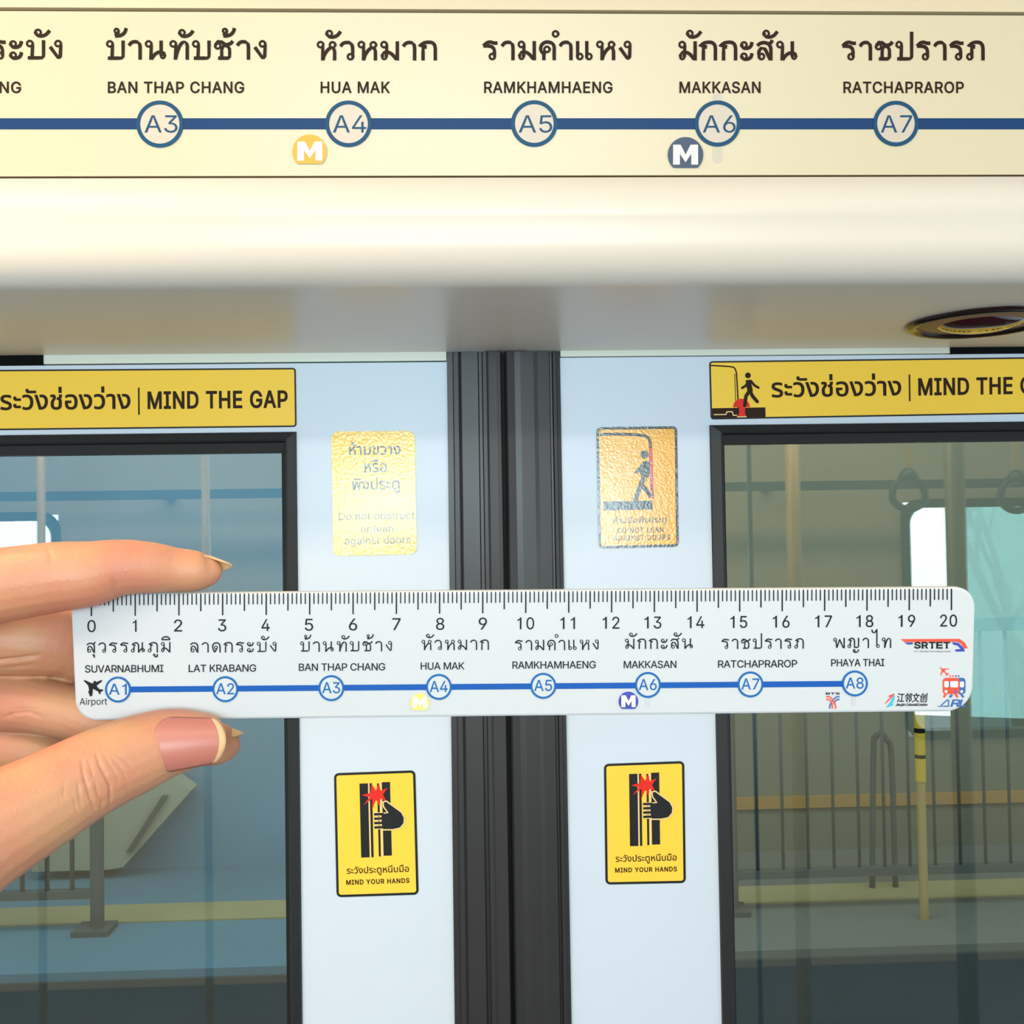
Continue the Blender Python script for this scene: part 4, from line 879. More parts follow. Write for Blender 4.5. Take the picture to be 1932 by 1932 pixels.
# white guide rail with black ends above the leaves
for nm, xa, xb, ya, yb_, bx0, bx1, lab in (
        ('trim_5', 84, 842, (670, 664.5), (685, 683.5), -140, 84, 'white rail strip above the left door leaf'),
        ('trim_6', 1057, 1790, (661, 652.5), (675, 666), 1790, 2000, 'white rail strip above the right door leaf')):
    mb = MB()
    z_hi = ZU + .004
    z_lo = (xz(xa, yb_[0])[1] + xz(xb, yb_[1])[1]) / 2
    mb.box((xz(xa, ya[0])[0], YD - .003, z_lo), (xz(xb, ya[1])[0], YD + .02, z_hi))
    o = tag(mb.build(nm, M['white_strip']), lab, 'trim', kind='structure')
    mb = MB()
    mb.box((xz(bx0, ya[0])[0], YD - .004, z_lo - .0005), (xz(bx1, ya[1])[0], YD + .02, z_hi))
    tag(mb.build('rail_end', M['black'], o), 'black rail end')
    mb = MB()
    xa_, xb_ = sorted((xz(min(xa, bx0), ya[0])[0], xz(max(xb, bx1), ya[1])[0]))
    mb.box((xa_, YD + .002, z_lo - .0022), (xb_, YD + .02, z_lo - .0006))
    mb.build('rail_gap', M['black'], o)

# wall beside the doors
mb = MB()
mb.box((XL, YD, 0), (-.745, YD + .06, 2.4))
mb.box((.805, YD, 0), (XR, YD + .06, 2.4))
mb.box((-.745, YD + .035, ZU), (.805, YD + .06, 2.4))
tag(mb.build('wall_doorway', M['leaf']), 'train wall round the doorway', 'wall', kind='structure')

# ------------------------------------------------------------------ structure: rest of the carriage
mb = MB()
mb.box((XL, -1.34, -.05), (XR, YD + .06, 0))
tag(mb.build('floor', M['floor']), 'grey carriage floor', 'floor', kind='structure')
mb = MB()
mb.box((XL, -1.34, 2.40), (XR, YD + .06, 2.45))
tag(mb.build('ceiling', M['ceiling']), 'white carriage ceiling', 'ceiling', kind='structure')
YV = 3.80                                                  # opposite wall as mirrored in the door glass
YG = YD + .0135


def mirror(x, y, Yv):
    p = px(x, y, Yv)
    return Vector((p.x, 2 * YG - p.y, p.z))


YB = 2 * YG - YV
w_top, w_bot = mirror(1800, 946, YV).z, mirror(1800, 1388, YV).z
w1r = mirror(110, 1000, YV).x
w3l = mirror(1704, 1000, YV).x
wins = [(w1r - 1.25, w1r), (-.66, .68), (w3l, w3l + 1.3)]
mb = MB()
zr = [(w_bot, w_top), (1.45, 1.93), (w_bot, w_top)]  # middle window is unseen, its height set for the sticker glare
mb.box((XL, YB - .06, 0), (XR, YB, w_bot))
mb.box((XL, YB - .06, 1.93), (XR, YB, 2.4))
mb.box((XL, YB - .06, w_top), (wins[1][0], YB, 1.93))
mb.box((wins[1][1], YB - .06, w_top), (XR, YB, 1.93))
mb.box((wins[1][0], YB - .06, w_bot), (wins[1][1], YB, 1.45))
xs = [XL] + [v for q in wins for v in q] + [XR]
for i in range(0, len(xs), 2):
    if xs[i + 1] > xs[i]:
        mb.box((xs[i], YB - .06, w_bot), (xs[i + 1], YB, w_top))
tag(mb.build('wall_back', M['interior']), 'beige carriage wall behind the photographer', 'wall', kind='structure')
for i, (a, b) in enumerate(wins):
    w_bot, w_top = zr[i]
    t = thing('window_%d' % (i + 1), ((a + b) / 2, YB, w_bot), 'carriage window opposite the doors, number %d from the left' % (i + 1), 'window', kind='structure')
    fr = MB()
    P = [(x, z) for x, z in round_rect(a - .01, w_bot - .01, b + .01, w_top + .01, .07)]
    Q = [(x, z) for x, z in round_rect(a + .022, w_bot + .022, b - .022, w_top - .022, .06)]
    n = len(P)
    fr.add([(x, YB + .012, z) for x, z in P] + [(x, YB + .012, z) for x, z in Q] + [(x, YB - .05, z) for x, z in Q] + [(x, YB, z) for x, z in P],
           [(k, (k + 1) % n, n + (k + 1) % n, n + k) for k in range(n)] + [(n + k, n + (k + 1) % n, 2 * n + (k + 1) % n, 2 * n + k) for k in range(n)]
           + [(k, (k + 1) % n, 3 * n + (k + 1) % n, 3 * n + k) for k in range(n)])
    fr.build('window_frame', M['rubber_dark'], t)
    gl = MB()
    if i == 2:
        xm = mirror(1800, 1000, YV).x
        gl.box((a, YB - .045, w_bot), (xm, YB - .041, w_top))
        gl.build('window_pane', M['pane'], t)
        gl = MB()
        gl.box((xm, YB - .045, w_bot), (b, YB - .041, w_top))
        gl.build('window_pane', M['pane_teal'], t)
    else:
        gl.box((a, YB - .045, w_bot), (b, YB - .041, w_top))
        gl.build('window_pane', M['pane'], t)

# ------------------------------------------------------------------ structure: outside the doors
ZP = .10
mb = MB()
xs_ = px(955, 1000, 4.85).x
mb.box((-6, 3.70, -1.2), (xs_, 4.95, ZP), 0)
tag(mb.build('floor_platform_left', [M['plat']]), 'blue far platform beyond the left door window', 'platform', kind='structure')
mb = MB()
mb.box((xs_, 3.70, -1.2), (6, 4.95, ZP), 0)
tag(mb.build('floor_platform_right', [M['plat_grey']]), 'grey far platform beyond the right door window', 'platform', kind='structure')
mb = MB()
mb.box((-6, 3.69, -1.2), (6, 3.715, ZP - .03))
tag(mb.build('wall_platform_edge', M['plat_face']), 'dark face of the far platform edge', 'wall', kind='structure')
mb = MB()
mb.box((-6, 4.16, ZP), (6, 4.36, ZP + .006))
tag(mb.build('trim_7', M['plat_yellow']), 'yellow tactile strip on the far platform', 'trim', kind='structure')
mb = MB()
mb.box((-6, 1.35, -1.25), (6, 3.70, -1.15))
tag(mb.build('floor_track', M['track']), 'dark track bed between train and platform', 'floor', kind='structure')
for i, y in enumerate((2.0, 3.1)):
    mb = MB()
    mb.box((-6, y - .035, -1.15), (6, y + .035, -1.0))
    tag(mb.build('rail', M['rail']), ('steel rail nearer the train on the dark track bed', 'steel rail nearer the platform on the dark track bed')[i], 'rail', 'rails on the track bed')
xs_ = px(955, 1000, 4.85).x
mb = MB()
mb.box((-6, 4.85, 0), (xs_, 4.95, 3.6))
tag(mb.build('wall_platform_left', M['back_blue']), 'blue grey station wall seen in the left door window', 'wall', kind='structure')
mb = MB()
mb.box((xs_, 4.85, 0), (6, 4.95, 3.6))
tag(mb.build('wall_platform_right', M['back_olive']), 'olive grey station wall seen in the right door window', 'wall', kind='structure')
mb = MB()
mb.box((xs_, 4.835, px(1600, 1522, 4.84).z), (4, 4.85, px(1600, 1500, 4.84).z))
tag(mb.build('trim_8', M['orange_band']), 'orange band along the station wall', 'trim', kind='structure')
# slanted beige stair cheek against the blue wall
mb = MB()
P = [px(x, y, 4.70) for x, y in ((360, 1492), (232, 1636), (205, 1641), (60, 1645), (60, 1450), (300, 1450))]
mb.slab(P, Vector((0, .12, 0)))
mb.slab([p + Vector((0, -.02, 0)) for p in [px(x, y, 4.70) for x, y in ((318, 1500), (250, 1606), (240, 1606), (308, 1500))]], Vector((0, .03, 0)), 1)
tag(mb.build('stair_cheek', [M['back_beige'], M['fence']]), 'slanted beige stair side against the blue station wall', 'stair side')


def railing(x_list, post_x, xa, xb, label, br=.009):
    Yf = 4.08
    zb = px(150, 1686, Yf).z
    t = thing('railing', ((xa + xb) / 2, Yf, ZP), label, 'railing', 'platform railings')
    mb = MB()
    mb.box((xa, Yf - .02, zb - .015), (xb, Yf + .02, zb + .015))
    mb.build('bottom_rail', M['fence'], t)
    mb = MB()
    mb.box((xa, Yf - .025, 1.20), (xb, Yf + .025, 1.25))
    mb.build('top_rail', M['fence'], t)
    for x in x_list:
        mb = MB()
        mb.tube([(x, Yf, zb), (x, Yf, 1.21)], br, 10)
        mb.build('bar', M['fence'], t, smooth=True)
    for x in post_x:
        mb = MB()
        mb.tube([(x, Yf, ZP), (x, Yf, 1.24)], .026, 14)
        mb.box((x - .08, Yf - .06, ZP), (x + .06, Yf + .06, ZP + .02))
        mb.build('post', M['fence'], t)
    return t


fx = lambda x, y=1640: px(x, y, 4.08).x
pl_ = fx(183)
sp = fx(130) - fx(83)
railing([pl_ - sp * k for k in range(1, 9)], [pl_], pl_ - sp * 9, pl_, 'grey railing ending in a footed post, seen in the left door window')
pr_ = fx(1380)
railing([fx(1430) + .103 * k for k in range(0, 14)], [pr_], pr_, fx(1430) + .103 * 14, 'grey railing seen in the right door window', .0065)

# yellow banded post, standing in for a mirrored cabin pole, and bent tube rail
p = px(1738, 1500, 3.95)
t = thing('stand_in_post', (p.x, p.y, ZP), 'slim yellow and black banded post added for a mirrored cabin pole, below the right end of the ruler', 'post')
zs = [ZP] + [px(1738, y, 3.95).z for y in (1474, 1430, 1423, 1382, 1373, 1300)]
for i_, (mk, nm) in enumerate((('pole_tan', 'post_tube'), ('post_yellow', 'yellow_band'), ('black', 'black_band'), ('post_yellow', 'yellow_band'), ('black', 'black_band'), ('post_yellow', 'yellow_band'))):
    mb = MB()
    mb.tube([(p.x, p.y, zs[i_]), (p.x, p.y, zs[i_ + 1])], .020 if i_ else .017, 16)
    mb.build(nm, M[mk], t, smooth=False)
mb = MB()
q = [px(x, y, 4.3) for x, y in ((1646, 1690), (1648, 1420), (1652, 1392), (1662, 1384), (1672, 1396), (1682, 1430), (1690, 1690))]
q[0].z = q[-1].z = ZP
mb.tube(curve(*q, k=6), .012, 12)
tag(mb.build('tube_rail', M['fence'], smooth=True), 'bent grey tube rail on the platform, left of the yellow banded post', 'rail')

# ------------------------------------------------------------------ carriage fittings behind the photographer (mirrored in the glass)
for i, (yl, xa, xb, lab) in enumerate(((-.62, -1.8, 1.8, 'long ceiling lamp strip across the middle of the carriage'), (.18, -1.45, -.45, 'short warm lamp strip added to tint the left of the header'))):  # second strip is added for the warm tint at the left
    t = thing('ceiling_lamp', ((xa + xb) / 2, yl, 2.34), lab, 'ceiling lamp', 'ceiling lamp strips')
    mb = MB()
    mb.box((xa - .02, yl - .10, 2.375), (xb + .02, yl + .10, 2.40))
    mb.build('lamp_housing', M['steel'], t)
    mb = MB()
    mb.box((xa, yl - .08, 2.345), (xb, yl + .08, 2.375))
    mb.build('lamp_diffuser', M['diffuser'], t)

POLES = [(1413, 2.55, .006, 'pole_dark', 'thin dark pole mirrored at the left of the right door window'),
         (1495, 3.3, .024, 'pole_tan', 'tan grab pole mirrored left of the strap handles'),
         (1800, 3.1, .030, 'pole_olive', 'wide olive pole mirrored in front of the bright window'),
         (78, 3.3, .013, 'pole_tan', 'pale pole mirrored between the two bright panes on the left'),
         (388, 3.0, .012, 'pole_tan', 'pale pole mirrored near the right of the left door window')]
for x, Yv, rr, mk, lab in POLES:
    a, b = mirror(x, 900, Yv), mirror(x, 1500, Yv)
    t = thing('grab_pole', (a.x, a.y, 0), lab, 'pole', 'grab poles of the carriage')
    mb = MB()
    mb.tube([(a.x, a.y, 0.0), (a.x, a.y, 2.4)], rr, 20)
    mb.build('tube', M[mk], t, smooth=True)
    mb = MB()
    mb.lathe((a.x, a.y, 0), (0, 0, 1), [(rr * 2.2, 0), (rr * 2.2, .012), (rr, .02)], 24)
    mb.build('flange', M['steel'], t, smooth=True)

hz = mirror(1650, 915, 3.62)
t = thing('handrail', (0, hz.y, hz.z), 'long dark horizontal rail mirrored above the bright windows', 'handrail')
mb = MB()
mb.box((-2.3, hz.y - .015, hz.z - .016), (2.3, hz.y + .015, hz.z + .016))
mb.build('rail_tube', M['pole_dark'], t)
for k in range(5):
    x = -2.2 + 1.1 * k
    mb = MB()
    mb.box((x - .015, YB, hz.z - .012), (x + .015, hz.y - .015, hz.z + .012))
    mb.build('bracket', M['pole_dark'], t)

for i, (x, y, Yv, lab) in enumerate(((1714, 935, 3.25, 'hanging strap handle mirrored left of the wide olive pole'), (1918, 938, 3.3, 'hanging strap handle mirrored at the right edge of the window'))):
    c = mirror(x, y, Yv)
    s = Yv / F
    t = thing('strap_handle', (c.x, c.y, c.z), lab, 'strap handle', 'strap handles')
    mb = MB()
    ring_ = [(c.x + 32 * s * math.cos(a), c.y, c.z + (26 * s * math.sin(a) if math.sin(a) < 0 else 34 * s * math.sin(a) ** 1.0)) for a in [2 * math.pi * k / 40 for k in range(41)]]
    mb.tube(ring_, 7 * s, 12, cap=False)
    mb.build('grip_ring', M['strap'], t, smooth=True)
    mb = MB()
    mb.tube([(c.x, c.y, c.z + 30 * s), (c.x, c.y, c.z + 44 * s), (c.x, c.y, c.z + 52 * s)], [22 * s, 15 * s, 8 * s], 16)
    mb.build('clasp', M['strap'], t, smooth=True)
    mb = MB()
    mb.box((c.x - 8 * s, c.y - .002, c.z + 48 * s), (c.x + 8 * s, c.y + .002, 2.40))
    mb.build('strap', M['strap_web'], t)

# bare tree beyond the opposite windows
t = MB()
base = mirror(1900, 1400, 7.5)
rng = random.Random(3)


def branch(p, d, L, r_, depth):
    q = p + d * L
    t.tube([p, (p + q) / 2 + Vector((rng.uniform(-.04, .04), rng.uniform(-.04, .04), 0)), q], [r_, r_ * .85, r_ * .65], 7)
    if depth:
        for k in range(3):
            nd = (d + Vector((rng.uniform(-.8, .8), rng.uniform(-.4, .4), rng.uniform(-.1, .5)))).normalized()
            branch(p + d * L * rng.uniform(.55, 1), nd, L * .72, r_ * .55, depth - 1)


branch(Vector((base.x, base.y, -1.0)), Vector((.1, 0, 1)).normalized(), 1.7, .07, 5)
tag(t.build('bare_tree', M['bark']), 'bare tree outside, mirrored in the tinted window pane', 'tree')

# ------------------------------------------------------------------ warning lamp in the header underside
pc = None
for Yc in [1.0 + .002 * k for k in range(120)]:            # find where the underside plane passes behind the lamp's pixel
    p = px(1850, 606, Yc)
    if p.z >= ZU:
        pc = p
        break
pc.z = ZU
pe = pc.y / F * 138
t = thing('warning_lamp', pc, 'round dark red lamp in the underside of the cream header', 'lamp')
mb = MB()
mb.lathe(pc, (0, 0, -1), [(pe, -.001), (pe, .0015), (pe * .97, .004), (pe * .90, .0055), (pe * .84, .004), (pe * .82, .001)], 64)
mb.build('bezel', M['bezel'], t, smooth=True)
mb = MB()
mb.lathe(pc, (0, 0, -1), [(pe * .83, .001), (pe * .60, .003), (pe * .56, .0035)], 64)
mb.build('reflection_ring', M['tan_reflect'], t, smooth=True)
mb = MB()
mb.lathe(pc, (0, 0, -1), [(pe * .57, .003), (pe * .5, .006), (pe * .36, .009), (pe * .2, .0105), (0.0005, .011)], 64)
mb.build('lens', M['lens'], t, smooth=True)

# ------------------------------------------------------------------ route map
nm_ = (mt0 - mb0).cross(Vector((1, 0, 0)))
if nm_.y > 0:
    nm_.negate()
PM = Plane(mb0, nm_)
t = thing('route_map', PM.at(966, 331), 'long cream route map strip of stations above the doors', 'route map')
mb = MB()
a, b = mt0, mb0
zt_, zb_ = px(966, 25, .846), px(966, 331, .878)
P = [Vector((XL + .05, zt_.y, zt_.z)), Vector((XR - .05, zt_.y, zt_.z)), Vector((XR - .05, zb_.y, zb_.z)), Vector((XL + .05, zb_.y, zb_.z))]
P = [p - PM.n * ((p - PM.p).dot(PM.n)) for p in P]
mb.slab(P, -PM.n * .003)
mb.build('map_panel', M['mapface'], t)
pr = Print(PM, .0003)
pr.rect(-600, 223, 2500, 244)
pr.build('route_line', M['line_blue'], t)
for (x, y, r_, s_, tx0, tx1) in ((-50, 234, 44.5, 'A2', -79, -17), (301.5, 234, 44.5, 'A3', 272.5, 335), (657.5, 233.5, 44, 'A4', 628, 691), (1008, 233, 44, 'A5', 978.5, 1042),
                                 (1354, 233, 43.5, 'A6', 1326, 1388), (1690.5, 233, 43, 'A7', 1662, 1721), (2045, 233, 43, 'A8', 2016, 2075)):
    pr = Print(PM, .0006)
    pr.disc(x, y, r_ - 3, 1)
    pr.ring(x, y, r_, 7.5, 0, .0002)
    pr.text(s_, tx0, tx1, 250, 217.5, 0, .0002, bold=0.0)
    pr.build('station_marker', [M['ring_blue'], M['disc']], t)
for (th_, x0, x1, yb, en, e0, e1) in (('ลาดกระบัง', -170, 117.5, 112, 'LAT KRABANG', -168, 39), ('บ้านทับช้าง', 200, 503, 112.6, 'BAN THAP CHANG', 204, 460), ('หัวหมาก', 597.5, 824.5, 114, 'HUA MAK', 605.5, 735),
                                  ('รามคำแหง', 910, 1191.5, 113.6, 'RAMKHAMHAENG', 914, 1155), ('มักกะสัน', 1280, 1505, 114, 'MAKKASAN', 1282.5, 1434.5), ('ราชปรารภ', 1588, 1857.5, 114, 'RATCHAPRAROP', 1592, 1818),
                                  ('พญาไท', 1985, 2150, 114, 'PHAYA THAI', 1985, 2130)):
    pr = Print(PM, .0004)
    pr.thai(th_, x0, x1, yb, 37.4, 6.7)
    pr.text(en, e0, e1, 175, 154.5, track=.03, bold=1.3)
    pr.build('station_name', M['ink_brown'], t)
pr = Print(PM, .0002)
pr.poly(round_rect(1344.5, 176, 1363, 308, 8))
pr.build('fare_mark', M['grey_ink'], t)


def badge(pr, x, y, r_, cut, mx0, mx1, my0, my1, fillm, whitem):
    P = [(px_, min(py_, cut)) for px_, py_ in arc(x, y, r_, r_, 0, 360, 48)[:-1]]
    Q = []
    for p in P:
        if not Q or (Vector(p) - Vector(Q[-1])).length > .2:
            Q.append(p)
    pr.poly(Q, fillm)
    # a broad M
    w_ = mx1 - mx0
    pr.poly([(mx0, my1), (mx0, my0), (mx0 + .30 * w_, my0), (mx0 + .5 * w_, my0 + .5 * (my1 - my0)), (mx0 + .70 * w_, my0), (mx1, my0), (mx1, my1), (mx1 - .27 * w_, my1),
             (mx1 - .27 * w_, my0 + .45 * (my1 - my0)), (mx0 + .5 * w_, my1 - .12 * (my1 - my0)), (mx0 + .27 * w_, my0 + .45 * (my1 - my0)), (mx0 + .27 * w_, my1)], whitem, .0003)


pr = Print(PM, .0011)
badge(pr, 584, 286, 32.5, 309, 561, 608, 267, 303, 0, 1)
tag(pr.build('interchange_badge', [M['badge_yellow'], M['white_ink']], t), 'yellow M badge')
pr = Print(PM, .0011)
badge(pr, 1293.5, 292, 33.5, 316.5, 1270, 1317, 273, 310.5, 0, 1)
tag(pr.build('interchange_badge', [M['badge_navy'], M['white_ink']], t), 'navy M badge')

# ------------------------------------------------------------------ signs and stickers on the doors
PS = Plane((0, YD, 0), (0, -1, 0))


def sticker(name, corners, W, H, r_, label, cat, group, face, border=None, bw=5):
    loc = quadmap(*corners, W, H)
    base = PS.at(*loc(W / 2, H))
    t = thing(name, base, label, cat, group)
    if border is not None:
        mb = MB()
        P = [PS.at(*loc(x, y), .0008) for x, y in round_rect(0, 0, W, H, r_)]
        mb.slab(P, Vector((0, .0008, 0)))
        mb.build('border', border, t)
        mb = MB()
        P = [PS.at(*loc(x, y), .0012) for x, y in round_rect(bw, bw, W - bw, H - bw, max(2, r_ - bw))]
        mb.slab(P, Vector((0, .0006, 0)))
        mb.build('face', face, t)
    else:
        mb = MB()
        P = [PS.at(*loc(x, y), .0012) for x, y in round_rect(0, 0, W, H, r_)]
        mb.slab(P, Vector((0, .0012, 0)))
        mb.build('face', face, t)
    return t, loc


def figure(pr, hx, hy, hr, m_, parts):
    pr.disc(hx, hy, hr, m_)
    for pts, wd in parts:
        pr.line(pts, wd, m_)
        for p in (pts[0], pts[-1]):
            pr.disc(p[0], p[1], wd / 2, m_)


def gap_sign(corners, label, H, dy):
    W = 674
    t, loc = sticker('gap_sign', corners, W, H, 6, label, 'sign', 'yellow gap warning signs', M['yellow'], M['ink'], 3)
    pr = Print(PS, .0014, loc)
    k = H / 110.0
    pr.line([(3, 8)] + curve((20, 9), (38, 10.5), (47, 13), (51, 22)) + [(52, 50), (53, 88)], 2.6)
    pr.line([(47.5, 24), (48.5, 86)], 1.4)
    pr.rect(3, 88, 104, H - 3)
    pr.line([(6, H - 9), (29, H - 9), (31, H - 14), (41, H - 14), (43, H - 7), (50, H - 7)], 2.0, 2, .0004)
    pr.poly([(p[0], p[1]) for p in arc(59, 87, 16, 16, 180, 360, 20)], 1, .0004)
    pr.poly([(54, 86), (66, 86), (65, 98), (68, H - 4), (50, H - 4), (54, 98)], 1, .0005)
    pr.line([(50, H - 4), (68, H - 4)], 2, 2, .0006)
    figure(pr, 72.5, 27.5, 5.4, 0, [])
    for pts, wd in (([(73, 36), (74, 46), (76, 56)], 10), ([(73, 37), (69, 46), (61, 51)], 4.5), ([(77, 37), (84, 46), (92, 51)], 4.5),
                    ([(75, 56), (68, 66), (65, 84)], 6.5), ([(76, 57), (80, 66), (89, 77)], 6.5)):
        pr.line(pts, wd, 0, .0006)
        pr.disc(pts[-1][0], pts[-1][1], wd / 2 - .2, 0, .0006)
    pr.build('pictogram', [M['ink_brown'], M['red'], M['pale']], t)
    pr = Print(PS, .0014, loc)
    pr.text('@gap', 117, 361, 69.5 + dy, 28 + dy, bold=1.6)
    pr.rect(376, 30 + dy, 379, 81 + dy)
    pr.text('MIND THE GAP', 395, 657, 69.5 + dy, 38.5 + dy, bold=2.3, track=.03)
    pr.build('lettering', M['ink_brown'], t)


gap_sign(((-116, 698.5), (558, 694), (559.5, 805.5), (-116, 813)), 'yellow gap warning sign above the window of the left door leaf', 112, 5)
gap_sign(((1338, 681.5), (2012, 673), (2012, 779.5), (1341, 791.5)), 'yellow gap warning sign above the window of the right door leaf', 109, 0)


def hands_sticker(corners, label):
    t, loc = sticker('hand_sticker', corners, 153, 233, 9, label, 'sticker', 'yellow hand warning stickers', M['yellow'], M['ink'], 4.5)
    pr = Print(PS, .0014, loc)
    pr.rect(47.5, 21, 63.5, 160)
    pr.rect(66.5, 21, 71, 160)
    pr.rect(80.5, 22, 84.5, 159)
    pr.rect(89.5, 20, 105, 158)
    pr.rect(63.7, 21, 66.2, 160, 2)
    pr.rect(85.2, 21, 88.6, 159, 2)
    # red burst
    spikes = [(51, 43), (68, 39), (70, 22), (78, 36), (84, 22), (87, 36), (100, 31), (91, 43), (97, 56), (86, 50), (84, 65), (78, 51), (70, 71), (71, 50), (54, 62), (66, 47)]
    pr.poly(spikes, 1, .0005)
    pr.disc(80, 44, 10, 1, .0006)
    # hand
    palm = [(92, 58), (97, 57), (102, 61), (124, 78), (129, 88), (128, 98), (121, 106), (108, 108.5), (90, 108), (88, 103), (87, 80), (101, 78), (93, 66)]
    pr.line(palm, 5, 2, .0007, True)
    for k in range(4):
        pr.rect(73, 76.5 + k * 8.2, 91, 83.5 + k * 8.2, 2, .0007)
    pr.poly(palm, 0, .0010)
    for k in range(4):
        pr.rect(73.5, 77.5 + k * 8.2, 92, 82 + k * 8.2, 0, .0010)
    pr.build('pictogram', [M['ink'], M['red'], M['pale']], t)
    pr = Print(PS, .0014, loc)
    pr.text('@hands', 20, 136, 194, 176, bold=.4)
    pr.text('MIND YOUR HANDS', 19, 136, 210, 201.5, bold=.8, track=.06)
    pr.build('lettering', M['ink_brown'], t)


hands_sticker(((630, 1459), (783.5, 1453.5), (790, 1688), (635, 1693)), 'yellow hand warning sticker low on the left door leaf')
hands_sticker(((1139.5, 1441.5), (1291, 1436), (1294, 1666), (1142.5, 1669)), 'yellow hand warning sticker low on the right door leaf')

t, loc = sticker('obstruct_sticker', ((625, 814.5), (782, 813), (786.5, 1045.5), (628.5, 1049)), 155, 233, 13,
                 'shiny yellow sticker with text only, high on the left door leaf', 'sticker', None, M['yellow_gloss'])
pr = Print(PS, .0014, loc)
pr.text('@ob1', 33, 128, 44, 20, bold=.8)
pr.text('@ob2', 61, 102, 77.5, 53, bold=.6)
pr.text('@ob3', 37, 125, 117, 88, bold=.6)
pr.build('thai_lettering', M['ink_gloss'], t)
pr = Print(PS, .0014, loc)
pr.text('Do not obstruct', 12, 152, 166, 152.5)
pr.text('or lean', 52, 112, 190, 177)
pr.text('against doors', 22, 144, 212, 198.5)
pr.build('english_lettering', M['ink_gloss'], t)

t, loc = sticker('lean_sticker', ((1125, 806), (1277.5, 804), (1281, 1031.5), (1129.5, 1035)), 153, 230, 9,
                 'shiny orange sticker of a leaning figure, high on the right door leaf', 'sticker', None, M['orange_gloss'], M['ink_gloss'], 5)
pr = Print(PS, .0014, loc)
pr.line([(6, 14), (40, 13.5), (68, 15)] + curve((75, 15.5), (91, 17.5), (99, 23), (102, 34)) + [(102, 40)], 5.5)
pr.line([(102, 39), (104, 138)], 6, 1)
figure(pr, 90.5, 53, 8, 0, [])
pr.poly([(88, 66), (98, 65), (100, 68), (100, 88), (96, 98), (86, 97), (80, 86), (74, 90), (70, 87), (80, 76)], 0, .0003)
pr.line([(90, 94), (82, 112), (78, 122), (71, 141)], 9, 0, .0004)
pr.line([(84, 112), (94, 122), (101, 134)], 8, 0, .0005)
pr.rect(10, 141, 104, 158)
pr.build('pictogram', [M['ink_gloss'], M['red_gloss']], t)
pr = Print(PS, .0014, loc)
pr.text('@lean', 30, 130, 187, 170, bold=.3)
pr.text('DO NOT LEAN', 37, 124, 201.5, 192, bold=.5, track=.08)
pr.text('AGAINST DOORS', 29, 136, 216, 206.5, bold=.5, track=.08)
pr.build('lettering', M['ink_gloss'], t)

# ------------------------------------------------------------------ ruler
PR = Plane(px(987, 1235, .2385), (0, -1, -.07))
THK = .0028


def poly_round(corners, rads, n=8):
    out = []
    N = len(corners)
    for i in range(N):
        p, a, b = Vector(corners[i]), Vector(corners[i - 1]), Vector(corners[(i + 1) % N])
        r_ = rads[i]
        u, v = (a - p).normalized(), (b - p).normalized()
        for k in range(n + 1):
            s = k / n
            q0, q2 = p + u * r_, p + v * r_
            out.append(tuple(q0 * (1 - s) ** 2 + (p * .72 + (q0 + q2) * .14) * 2 * s * (1 - s) + q2 * s * s))
    return out


t = thing('ruler', PR.at(987, 1352), 'white acrylic ruler printed with a station line, held in the hand', 'ruler')
OUT = poly_round([(132, 1120.5), (1841.5, 1107.5), (1835.5, 1342.5), (142.5, 1360.5)], [22, 34, 44, 36])
mb = MB()
mb.slab([PR.at(x, y) for x, y in OUT], -PR.n * THK)
body_r = mb.build('body', M['acrylic'], t, bevel=.0006)
lin = lambda a, b, x: a + (b - a) * (x - 172.0) / (1790.0 - 172.0)


def tick_x(c):
    # perspective through the measured positions of 0, 10 and 20
    a0, a1, a2 = 172.0, 991.8, 1795.0
    # x = (a0 + p c) / (1 + q c)
    q = (a0 + a2 - 2 * a1) / (20.0 * (a1 - a2)) if abs(a1 - a2) > 1e-6 else 0
    # solve exactly
    q = (2 * a1 - a0 - a2) / (20.0 * (a2 - a1))
    p = (a2 * (1 + 20 * q) - a0) / 20.0
    return (a0 + p * c) / (1 + q * c)


sc_ = Print(PR, .00012)
for k in range(201):
    x = tick_x(k / 10.0)
    if k % 10 == 0:
        yb_ = lin(1162.5, 1151, x)
    elif k % 5 == 0:
        yb_ = lin(1154.5, 1144, x)
    else:
        yb_ = lin(1142.3, 1131.7, x)
    yt_ = 1121.5 + (1110.5 - 1121.5) * (x - 172) / 1623.0
    wd = 1.9 if k % 5 else 2.1
    sc_.rect(x - wd / 2, yt_, x + wd / 2 + (yb_ - yt_) * .012, yb_)
sc_.build('scale_markings', M['r_ink'], t)
NX = [172.6, 254, 336, 419, 501, 583, 666, 748, 830.5, 911, 992, 1071, 1153, 1232, 1313, 1394, 1474, 1554, 1632, 1711, 1790]
for k, x in enumerate(NX):
    pr = Print(PR, .00012)
    yb_ = lin(1192.5, 1182, x)
    hw = (15.5 if k != 1 else 7) / 2 if k < 10 else 31.5 / 2 - (2 if k == 11 else 0)
    pr.text(str(k), x - hw, x + hw, yb_, yb_ - 22.3, track=.02, bold=.3)
    pr.build('numeral', M['r_ink'], t)
